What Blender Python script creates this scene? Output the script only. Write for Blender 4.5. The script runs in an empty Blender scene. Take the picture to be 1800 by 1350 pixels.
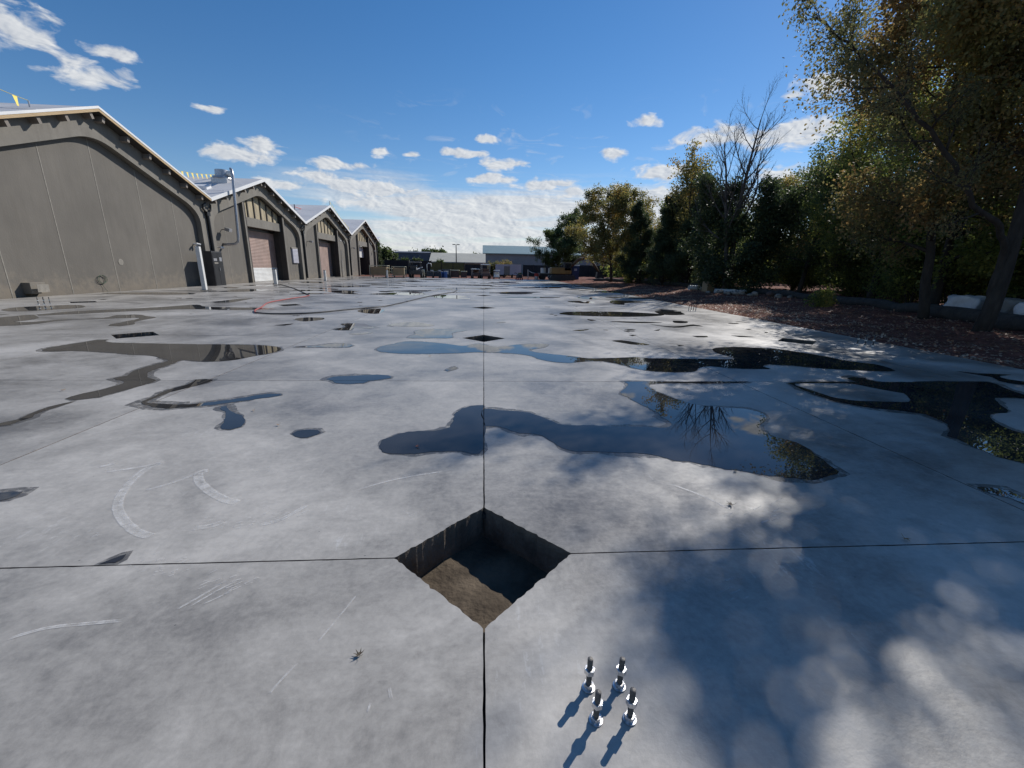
import bpy, bmesh, math, random
import numpy as np
from mathutils import Vector, Matrix, geometry
R=math.radians
rnd=random.Random(7)
SC=bpy.context.scene
COL=SC.collection
# ---------------------------------------------------------------- camera
cd=bpy.data.cameras.new('camera'); cam=bpy.data.objects.new('camera',cd); COL.objects.link(cam)
cd.sensor_width=36; cd.lens=14.743; cd.clip_start=.05; cd.clip_end=3000
CR=Vector((0.99768716,-0.06493472,0.02009494)); CU=Vector((-0.00200401,0.26740336,0.9635826)); CF=Vector((0.06794342,0.96139426,-0.26665477))
M=Matrix((CR,CU,-CF)).transposed().to_4x4(); M.translation=Vector((-.005,-2.043,1.581)); cam.matrix_world=M
SC.camera=cam
# ---------------------------------------------------------------- sky, sun, exposure
SUN_AZ=45.0; SUN_EL=36.5
w=bpy.data.worlds.new('World'); SC.world=w; w.use_nodes=True
nt=w.node_tree; N=nt.nodes; L=nt.links; N.clear()
def nd(t,**k):
    n=N.new(t)
    for a,b in k.items(): setattr(n,a,b)
    return n
def mth(op,a,b=None,c=None,clamp=False):
    n=nd('ShaderNodeMath',operation=op,use_clamp=clamp)
    for i,v in enumerate((a,b,c)):
        if v is None: continue
        if isinstance(v,(int,float)): n.inputs[i].default_value=v
        else: L.new(v,n.inputs[i])
    return n.outputs[0]
sky=nd('ShaderNodeTexSky',sky_type='NISHITA',sun_disc=False,sun_elevation=R(SUN_EL),sun_rotation=R(SUN_AZ),altitude=200,air_density=1.0,dust_density=.05,ozone_density=2.2)
tc=nd('ShaderNodeTexCoord'); sep=nd('ShaderNodeSeparateXYZ'); L.new(tc.outputs['Generated'],sep.inputs[0])
az=mth('MULTIPLY',mth('ARCTAN2',sep.outputs[0],sep.outputs[1]),180/math.pi)
el=mth('MULTIPLY',mth('ARCSINE',sep.outputs[2]),180/math.pi)
azel=nd('ShaderNodeCombineXYZ'); L.new(az,azel.inputs[0]); L.new(el,azel.inputs[1])
def noise(vec,scale,detail,rough,dist=0.0,sx=1,sy=1,off=0):
    m=nd('ShaderNodeMapping'); m.inputs['Scale'].default_value=(sx,sy,1); m.inputs['Location'].default_value=(off,off*.7,off*.3)
    L.new(vec,m.inputs['Vector'])
    n=nd('ShaderNodeTexNoise'); n.inputs['Scale'].default_value=scale; n.inputs['Detail'].default_value=detail; n.inputs['Roughness'].default_value=rough; n.inputs['Distortion'].default_value=dist
    L.new(m.outputs[0],n.inputs['Vector']); return n.outputs['Fac']
PUFFS=[(-46,19.5,6,2.6),(-41.5,17.3,4.5,2.0),(-37.3,15.2,3.6,1.6),(-36,17.4,3.2,.8),(-27.4,10.9,5.2,1.3),(-24.6,12.0,3.0,1.2),(-29,14.6,2.2,.5),(-17,11,4.2,.9),(-11.9,12.7,2.2,.7),(-9.0,12.7,1.8,.5),(.6,14.7,2.6,.7),(-2.5,13.1,3.8,.7),(1.8,12.2,4.4,.9),
 (-17,9.0,4.0,1.4),(-12.5,8.5,5.5,2.0),(-8.5,7.6,5.5,1.5),(-15,7.2,5.5,1.2),(-3.5,6.9,4.2,1.2),(-20.5,9.7,3.4,.8),(-23,8.4,3.4,.8),(2,10.5,7,.8),(7,9.9,6,1.0),(12,9.1,6,1.1),(16.5,9,4,1.2),(21.6,11.2,4.0,1.7),(26.3,14.4,5.4,1.4),(31,13.9,5,1.0),(35.2,13.7,5.2,1.9),(31.5,13.6,4.5,1.2),(36.4,17.5,4.6,1.4),(34.0,17.2,2.6,.8),(19.5,16.3,3.0,.8),(15.5,13.2,2.4,1.0),(24,8,7,2.2),(34,10,5,1.8),(14,7.6,6,1.6),(60,24,5,2),(75,30,8,3),(-70,28,8,3),(120,35,20,6),(-120,30,20,8),(180,28,20,6)]
mx=None
for a,e,ra,re in PUFFS:
    s=nd('ShaderNodeVectorMath',operation='SUBTRACT'); s.inputs[1].default_value=(a,e,0); L.new(azel.outputs[0],s.inputs[0])
    m=nd('ShaderNodeVectorMath',operation='MULTIPLY'); m.inputs[1].default_value=(1/ra,1/re,0); L.new(s.outputs[0],m.inputs[0])
    l=nd('ShaderNodeVectorMath',operation='LENGTH'); L.new(m.outputs[0],l.inputs[0])
    d=mth('SUBTRACT',1.0,l.outputs['Value'])
    mx=d if mx is None else mth('MAXIMUM',mx,d)
n1=noise(azel.outputs[0],.34,9,.53,.35,1,2.1)
n2=noise(azel.outputs[0],.22,8,.55,.35,.20,3.2,11)
n3=noise(azel.outputs[0],.34,7,.53,.35,1,2.1,.26)
puff=mth('MULTIPLY',mth('ADD',mth('MULTIPLY',mx,1.75),mth('MULTIPLY',mth('SUBTRACT',n1,.60),4.0)),1.5,clamp=True)
puff=mth('MULTIPLY',puff,mth('MULTIPLY',mth('ADD',mx,.45),2.6,clamp=True))
# thin layered bands low over the horizon
def win(v,a,b,c,d_):
    m1=nd('ShaderNodeMapRange',interpolation_type='SMOOTHSTEP'); m1.inputs[1].default_value=a; m1.inputs[2].default_value=b; L.new(v,m1.inputs[0])
    m2=nd('ShaderNodeMapRange',interpolation_type='SMOOTHSTEP'); m2.inputs[1].default_value=c; m2.inputs[2].default_value=d_; m2.inputs[3].default_value=1; m2.inputs[4].default_value=0; L.new(v,m2.inputs[0])
    return mth('MULTIPLY',m1.outputs[0],m2.outputs[0])
bm_=mth('MULTIPLY',win(az,-34,-8,26,42),win(el,-1,.5,8.5,12.5))
band=mth('MULTIPLY',mth('SUBTRACT',mth('ADD',n2,mth('MULTIPLY',bm_,.33)),.605),4.5,clamp=True)
band=mth('MULTIPLY',band,mth('MULTIPLY',bm_,1.0))
n4=noise(azel.outputs[0],.30,8,.6,1.4,.5,1.5,37)
wisp=mth('MULTIPLY',mth('MULTIPLY',mth('SUBTRACT',n4,.575),3.2,clamp=True),mth('MULTIPLY',win(el,7,11,16,20),win(az,-22,0,30,45)))
cl=mth('MAXIMUM',mth('MAXIMUM',puff,band),mth('MULTIPLY',wisp,.7))
cl=mth('MULTIPLY',cl,.93)
# lit tops, greyer undersides, from the cloud's own thickness
shade=mth('ADD',.62,mth('MULTIPLY',mth('SUBTRACT',n1,n3),3.0),clamp=True)
cr=nd('ShaderNodeMix',data_type='RGBA'); cr.inputs[6].default_value=(3.6,4.1,5.0,1); cr.inputs[7].default_value=(8.6,8.7,8.7,1); L.new(shade,cr.inputs[0])
hs=nd('ShaderNodeHueSaturation'); hs.inputs['Saturation'].default_value=1.31; hs.inputs['Value'].default_value=1.04; L.new(sky.outputs[0],hs.inputs['Color'])
tint=nd('ShaderNodeVectorMath',operation='MULTIPLY'); tint.inputs[1].default_value=(1.05,.965,1.0); L.new(hs.outputs[0],tint.inputs[0])
mixc=nd('ShaderNodeMix',data_type='RGBA'); L.new(cl,mixc.inputs[0]); L.new(tint.outputs[0],mixc.inputs[6]); L.new(cr.outputs[2],mixc.inputs[7])
bg=nd('ShaderNodeBackground'); bg.inputs['Strength'].default_value=.10; L.new(mixc.outputs[2],bg.inputs[0])
wo=nd('ShaderNodeOutputWorld'); L.new(bg.outputs[0],wo.inputs[0])
sd=bpy.data.lights.new('sun','SUN'); sd.energy=4.6; sd.angle=R(.53); sd.color=(1,.95,.88)
so=bpy.data.objects.new('sun',sd); COL.objects.link(so)
SV=Vector((math.sin(R(SUN_AZ))*math.cos(R(SUN_EL)),math.cos(R(SUN_AZ))*math.cos(R(SUN_EL)),math.sin(R(SUN_EL))))
so.rotation_euler=SV.to_track_quat('Z','Y').to_euler(); so.location=SV*60
vs=SC.view_settings; SC.display_settings.display_device='sRGB'; vs.view_transform='Standard'; vs.look='None'; vs.exposure=0.0; vs.gamma=1
SC.cycles.max_bounces=8; SC.cycles.transparent_max_bounces=8; SC.cycles.caustics_reflective=False; SC.cycles.caustics_refractive=False
PUDDLES=[[[[-0.017,2.715],[-0.084,2.694],[-0.202,2.632],[-0.275,2.511],[-0.34,2.34],[-0.323,2.18],[-0.331,2.047],[-0.393,1.952],[-0.485,1.908],[-0.651,1.895],[-0.791,1.838],[-0.896,1.74],[-0.953,1.62],[-0.939,1.492],[-0.879,1.407],[-0.793,1.37],[-0.695,1.368],[-0.551,1.388],[-0.38,1.408],[-0.205,1.417],[-0.008,1.449]],[]],[[[-0.003,2.549],[0.193,2.528],[0.387,2.487],[0.509,2.408],[0.614,2.313],[0.705,2.204],[0.778,2.082],[0.89,2.031],[1.192,2.027],[1.437,1.991],[1.68,1.971],[1.844,1.953],[1.936,1.968],[1.99,2.033],[2.012,2.357],[1.942,2.663],[1.86,2.936],[1.839,3.239],[2.086,3.669],[2.06,3.794],[2.953,3.802],[3.965,3.811],[3.897,3.746],[3.055,3.707],[2.624,3.704],[2.386,3.64],[2.323,3.52],[2.369,3.213],[2.478,2.888],[2.639,2.704],[2.829,2.615],[2.983,2.572],[3.125,2.571],[3.215,2.466],[3.234,2.326],[3.192,2.213],[3.074,2.088],[2.958,2.021],[2.908,1.954],[2.885,1.826],[2.91,1.719],[2.966,1.631],[3.022,1.532],[3.026,1.374],[2.992,1.181],[2.953,1.028],[2.93,0.935],[2.834,0.869],[2.722,0.834],[2.576,0.819],[2.428,0.851],[2.26,0.894],[2.142,0.966],[2.021,1.01],[1.889,1.075],[1.763,1.154],[1.628,1.19],[1.524,1.284],[1.303,1.348],[1.017,1.367],[0.847,1.37],[0.782,1.408],[0.669,1.537],[0.602,1.7],[0.503,1.803],[0.32,1.85],[0.131,2.008],[-0.003,2.092]],[]],[[[4.665,3.785],[5.717,3.827],[5.73,3.998],[5.923,4.108],[6.072,4.038],[6.084,3.83],[7.002,3.839],[7.91,3.847],[7.904,3.712],[7.742,3.428],[7.647,3.167],[7.832,2.927],[7.686,2.826],[7.357,2.953],[7.248,2.979],[6.969,2.979],[6.702,2.732],[6.478,2.463],[6.346,2.38],[6.069,2.321],[5.864,2.147],[5.71,1.951],[5.671,1.816],[5.687,1.72],[5.757,1.495],[4.903,0.905],[4.793,1.059],[4.748,1.117],[4.699,1.201],[4.713,1.313],[4.723,1.418],[4.789,1.57],[4.772,1.673],[5.011,1.875],[5.199,2.081],[5.227,2.211],[5.241,2.328],[5.124,2.41],[5.004,2.495],[4.798,2.582],[4.627,2.718],[4.521,2.835],[4.506,3.084],[4.512,3.385],[4.528,3.624]],[[[4.62,3.688],[5.024,3.723],[5.407,3.726],[5.594,3.632],[5.712,3.39],[5.853,3.22],[5.781,3.085],[5.558,2.832],[5.367,2.809],[5.06,2.833],[4.796,2.907],[4.668,3.007],[4.609,3.273],[4.602,3.503]]]],[[[1.391,6.83],[1.306,6.931],[1.014,6.882],[0.675,6.797],[0.422,6.584],[0.184,6.574],[-0.078,6.927],[-0.268,6.752],[-0.464,6.61],[-0.737,6.798],[-1.27,7.052],[-1.644,7.105],[-1.887,6.811],[-2.045,6.474],[-2.07,6.109],[-1.911,5.888],[-1.524,5.739],[-0.951,5.759],[-0.51,5.828],[-0.015,5.958],[0.603,5.813],[0.876,5.608],[0.994,5.358],[1.187,5.125],[1.485,5.041],[1.827,5.165],[2.139,5.173],[2.382,4.928],[2.53,4.632],[2.774,4.437],[3.074,4.404],[3.47,4.449],[3.643,4.696],[3.947,4.83],[4.302,4.667],[4.849,4.635],[4.91,4.679],[4.891,4.851],[5.091,4.99],[5.481,4.908],[5.783,4.738],[6.073,4.659],[6.433,4.581],[6.798,4.505],[7.137,4.594],[7.214,4.811],[7.205,5.086],[6.948,5.324],[6.817,5.687],[6.633,6.142],[6.372,6.51],[5.884,6.69],[5.552,6.744],[5.074,6.655],[4.823,6.383],[4.721,5.956],[4.761,5.467],[4.058,5.446],[3.245,5.448],[2.829,5.565],[2.28,5.445],[1.913,5.435],[1.667,5.633],[1.356,5.784],[1.035,5.939],[0.92,6.228],[1.274,6.524]],[]],[[[-7.785,5.775],[-7.948,6.039],[-7.938,6.33],[-7.878,6.646],[-7.865,6.984],[-7.676,6.994],[-7.588,6.793],[-7.372,6.671],[-7.038,6.623],[-6.418,6.589],[-5.496,6.538],[-4.89,6.534],[-4.244,6.438],[-3.903,6.21],[-3.838,5.817],[-4.019,5.402],[-4.224,5.072],[-4.545,4.977],[-4.844,5.056],[-4.995,5.096],[-4.936,4.759],[-4.932,4.488],[-4.912,4.238],[-4.699,3.976],[-4.47,3.794],[-4.476,3.564],[-4.503,3.3],[-4.585,3.036],[-4.735,2.925],[-4.874,2.969],[-4.874,3.164],[-4.806,3.375],[-4.773,3.646],[-4.885,3.79],[-5.113,3.893],[-5.051,4.052],[-5.161,4.339],[-5.195,4.693],[-5.15,5.047],[-5.372,5.174],[-5.738,5.444],[-6.191,5.527],[-6.722,5.711],[-7.322,5.793],[-7.576,5.731]],[]],[[[-3.971,3.86],[-3.76,3.862],[-3.775,3.513],[-3.912,3.226],[-3.911,2.946],[-3.901,2.837],[-3.719,2.773],[-3.505,2.731],[-3.227,2.813],[-2.955,2.967],[-2.688,3.167],[-2.556,3.18],[-2.515,3.119],[-2.615,3.012],[-3.026,2.77],[-3.436,2.61],[-3.525,2.592],[-3.761,2.712],[-3.935,2.816],[-3.973,3.059],[-3.995,3.378],[-3.928,3.652]],[]],[[[-4.849,2.045],[-4.771,2.167],[-4.721,2.263],[-4.753,2.452],[-4.777,2.677],[-4.7,2.871],[-4.712,2.657],[-4.691,2.416],[-4.634,2.329],[-4.645,2.229],[-4.65,2.118],[-4.691,2.088],[-4.754,1.957]],[]],[[[-2.964,2.647],[-2.928,2.687],[-2.836,2.568],[-2.667,2.434],[-2.529,2.308],[-2.447,2.163],[-2.403,2.027],[-2.467,1.952],[-2.564,1.968],[-2.616,2.045],[-2.675,2.24],[-2.791,2.435]],[]],[[[-2.241,3.863],[-2.167,4.041],[-1.91,4.078],[-1.582,4.15],[-1.412,4.101],[-1.356,3.952],[-1.607,3.791],[-1.66,3.67],[-1.82,3.64],[-2.047,3.679],[-2.114,3.787]],[]],[[[-0.605,4.456],[-0.471,4.736],[-0.434,4.575],[-0.572,4.381]],[]],[[[-1.831,1.84],[-1.807,1.913],[-1.738,1.956],[-1.639,1.94],[-1.584,1.88],[-1.601,1.808],[-1.664,1.753],[-1.764,1.769]],[]],[[[-3.462,0.784],[-3.365,0.796],[-3.283,0.817],[-3.229,0.8],[-3.205,0.753],[-3.226,0.702],[-3.318,0.648]],[]],[[[-2.052,0.014],[-2.045,0.042],[-2.023,0.069],[-1.993,0.072],[-1.971,0.048],[-1.972,0.016]],[]],[[[3.842,0.647],[3.946,0.653],[4.034,0.598],[4.023,0.491],[4.077,0.366],[3.939,0.27],[3.911,0.408],[3.908,0.502],[3.824,0.579]],[]],[[[-3.721,6.307],[-3.347,6.479],[-3.067,6.753],[-2.798,6.699],[-2.618,6.512],[-2.683,6.322],[-2.995,6.339]],[]],[[[-1.746,7.557],[-1.648,8.157],[-1.732,8.523],[-1.527,8.98],[-0.586,9.01],[-0.484,8.711],[-0.749,8.355],[-0.75,7.616],[-1.042,7.558],[-1.57,7.488]],[]],[[[-3.79,8.806],[-3.606,9.091],[-3.699,9.412],[-3.915,9.863],[-3.344,9.915],[-3.102,9.463],[-2.732,9.161],[-2.948,9.037],[-3.373,9.11],[-3.31,8.652],[-3.636,8.677]],[]],[[[-3.172,8.056],[-2.949,8.25],[-2.694,8.361],[-2.771,8.082],[-2.993,7.937]],[]],[[[-5.565,10.82],[-5.391,11.206],[-4.852,11.116],[-4.735,10.696],[-5.109,10.253]],[]],[[[-5.495,9.371],[-5.342,9.614],[-5.148,9.75],[-5.22,9.339]],[]],[[[-4.519,13.636],[-4.435,14.193],[-3.762,14.181],[-3.517,12.594],[-3.902,12.545],[-4.364,13.05]],[]],[[[-13.799,10.405],[-13.159,10.341],[-13.113,10.912],[-12.948,10.992],[-12.155,10.317],[-11.938,9.826],[-11.981,9.522],[-11.546,9.505],[-11.377,9.883],[-10.678,10.479],[-10.827,11.187],[-10.491,11.383],[-10.219,11.322],[-9.929,11.05],[-9.414,10.758],[-9.321,10.221],[-9.238,9.727],[-8.911,9.295],[-8.946,8.904],[-9.228,8.943],[-9.446,9.247],[-9.51,9.822],[-9.76,10.579],[-10.357,10.377],[-11.158,9.905],[-11.089,9.209],[-11.293,8.87],[-11.525,8.748],[-11.79,8.528]],[]],[[[-12.944,11.083],[-12.714,12.154],[-11.939,12.965],[-11.428,13.671],[-11.229,14.155],[-10.821,14.805],[-10.107,14.107],[-8.902,13.936],[-7.747,13.804],[-7.395,13.641],[-8.436,13.076],[-10.029,13.127],[-10.771,12.743],[-11.585,11.903],[-12.291,11.163],[-12.621,10.824]],[]],[[[-15.003,12.138],[-15.362,13.049],[-15.118,13.514],[-14.496,14.073],[-13.704,13.526],[-13.496,12.931],[-13.796,12.31],[-14.215,11.808]],[]],[[[-18.445,19.907],[-17.998,20.805],[-16.094,21.363],[-14.642,20.78],[-14.71,19.836],[-16.959,19.461]],[]],[[[-11.025,16.011],[-10.893,17.972],[-10.616,18.399],[-10.268,16.455],[-10.418,15.84]],[]],[[[2.775,13.393],[3.398,14.095],[5.204,14.339],[6.687,13.746],[6.474,13.073],[4.994,12.537],[3.45,12.717],[2.896,13.021]],[]],[[[6.833,14.558],[7.336,14.971],[8.087,15.028],[7.903,14.478],[7.628,13.6],[6.798,13.38]],[]],[[[4.215,19.298],[4.912,19.812],[5.603,19.348],[5.315,18.449],[4.727,18.341]],[]],[[[6.549,19.756],[7.263,20.685],[8.491,19.757],[7.068,18.771],[6.676,17.841],[6.287,18.291]],[]],[[[5.401,22.486],[6.019,23.12],[6.426,21.791],[5.693,21.192]],[]],[[[4.013,11.147],[4.909,11.161],[5.674,11.017],[4.776,10.792]],[]],[[[6.252,11.519],[6.685,11.409],[6.424,10.945],[6.069,10.983]],[]],[[[3.408,11.695],[3.658,11.41],[3.428,11.237]],[]],[[[2.957,7.425],[3.216,7.518],[3.478,7.221],[3.673,6.938],[3.345,6.923],[3.074,7.201]],[]],[[[5.311,8.276],[5.711,8.263],[5.666,8.124],[5.322,8.059]],[]],[[[6.427,8.401],[6.743,8.365],[6.945,8.201],[6.504,8.175]],[]],[[[4.311,6.968],[4.451,6.903],[4.255,6.79]],[]],[[[4.664,9.19],[4.941,9.432],[4.79,9.146]],[]],[[[3.665,8.32],[3.876,8.333],[3.705,8.14]],[]],[[[5.081,10.547],[5.608,10.077],[6.499,10.607],[6.576,10.157],[6.347,10.265],[5.53,9.826]],[]],[[[2.379,9.022],[2.874,9.274],[2.559,8.931]],[]],[[[8.229,4.55],[8.445,4.41],[8.582,4.384],[8.947,4.299],[8.631,4.217],[8.483,3.993],[8.576,3.853],[8.931,3.754],[8.602,3.524],[8.301,3.65],[8.161,3.748],[8.178,3.884],[8.386,4.138],[8.281,4.328]],[]],[[[-2.646,9.856],[-2.176,10.407],[-1.777,10.248],[-1.361,9.728],[-1.593,9.476],[-2.222,9.424]],[]]]
HOSE=[[-16.488,32.905],[-15.16,31.292],[-12.095,26.348],[-8.885,20.44],[-8.755,19.41],[-8.826,18.803],[-8.841,17.376],[-8.73,15.871],[-8.069,13.976],[-7.708,12.788],[-7.33,12.109],[-6.629,11.856],[-5.756,12.134],[-5.092,13.147],[-4.526,14.068],[-3.883,15.112],[-3.492,17.457],[-2.816,21.955],[-1.866,26.184],[-2.089,31.644]]
LEAVES=[[-0.608,1.498],[-2.536,2.527],[-2.061,2.069],[2.061,0.978],[1.742,0.464],[2.559,0.792],[2.306,2.576],[-0.518,-0.621],[-5.2,3.297],[4.467,5.947],[2.615,0.053],[2.091,5.148],[0.029,6.016],[-0.962,5.498],[2.806,3.351]]
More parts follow.
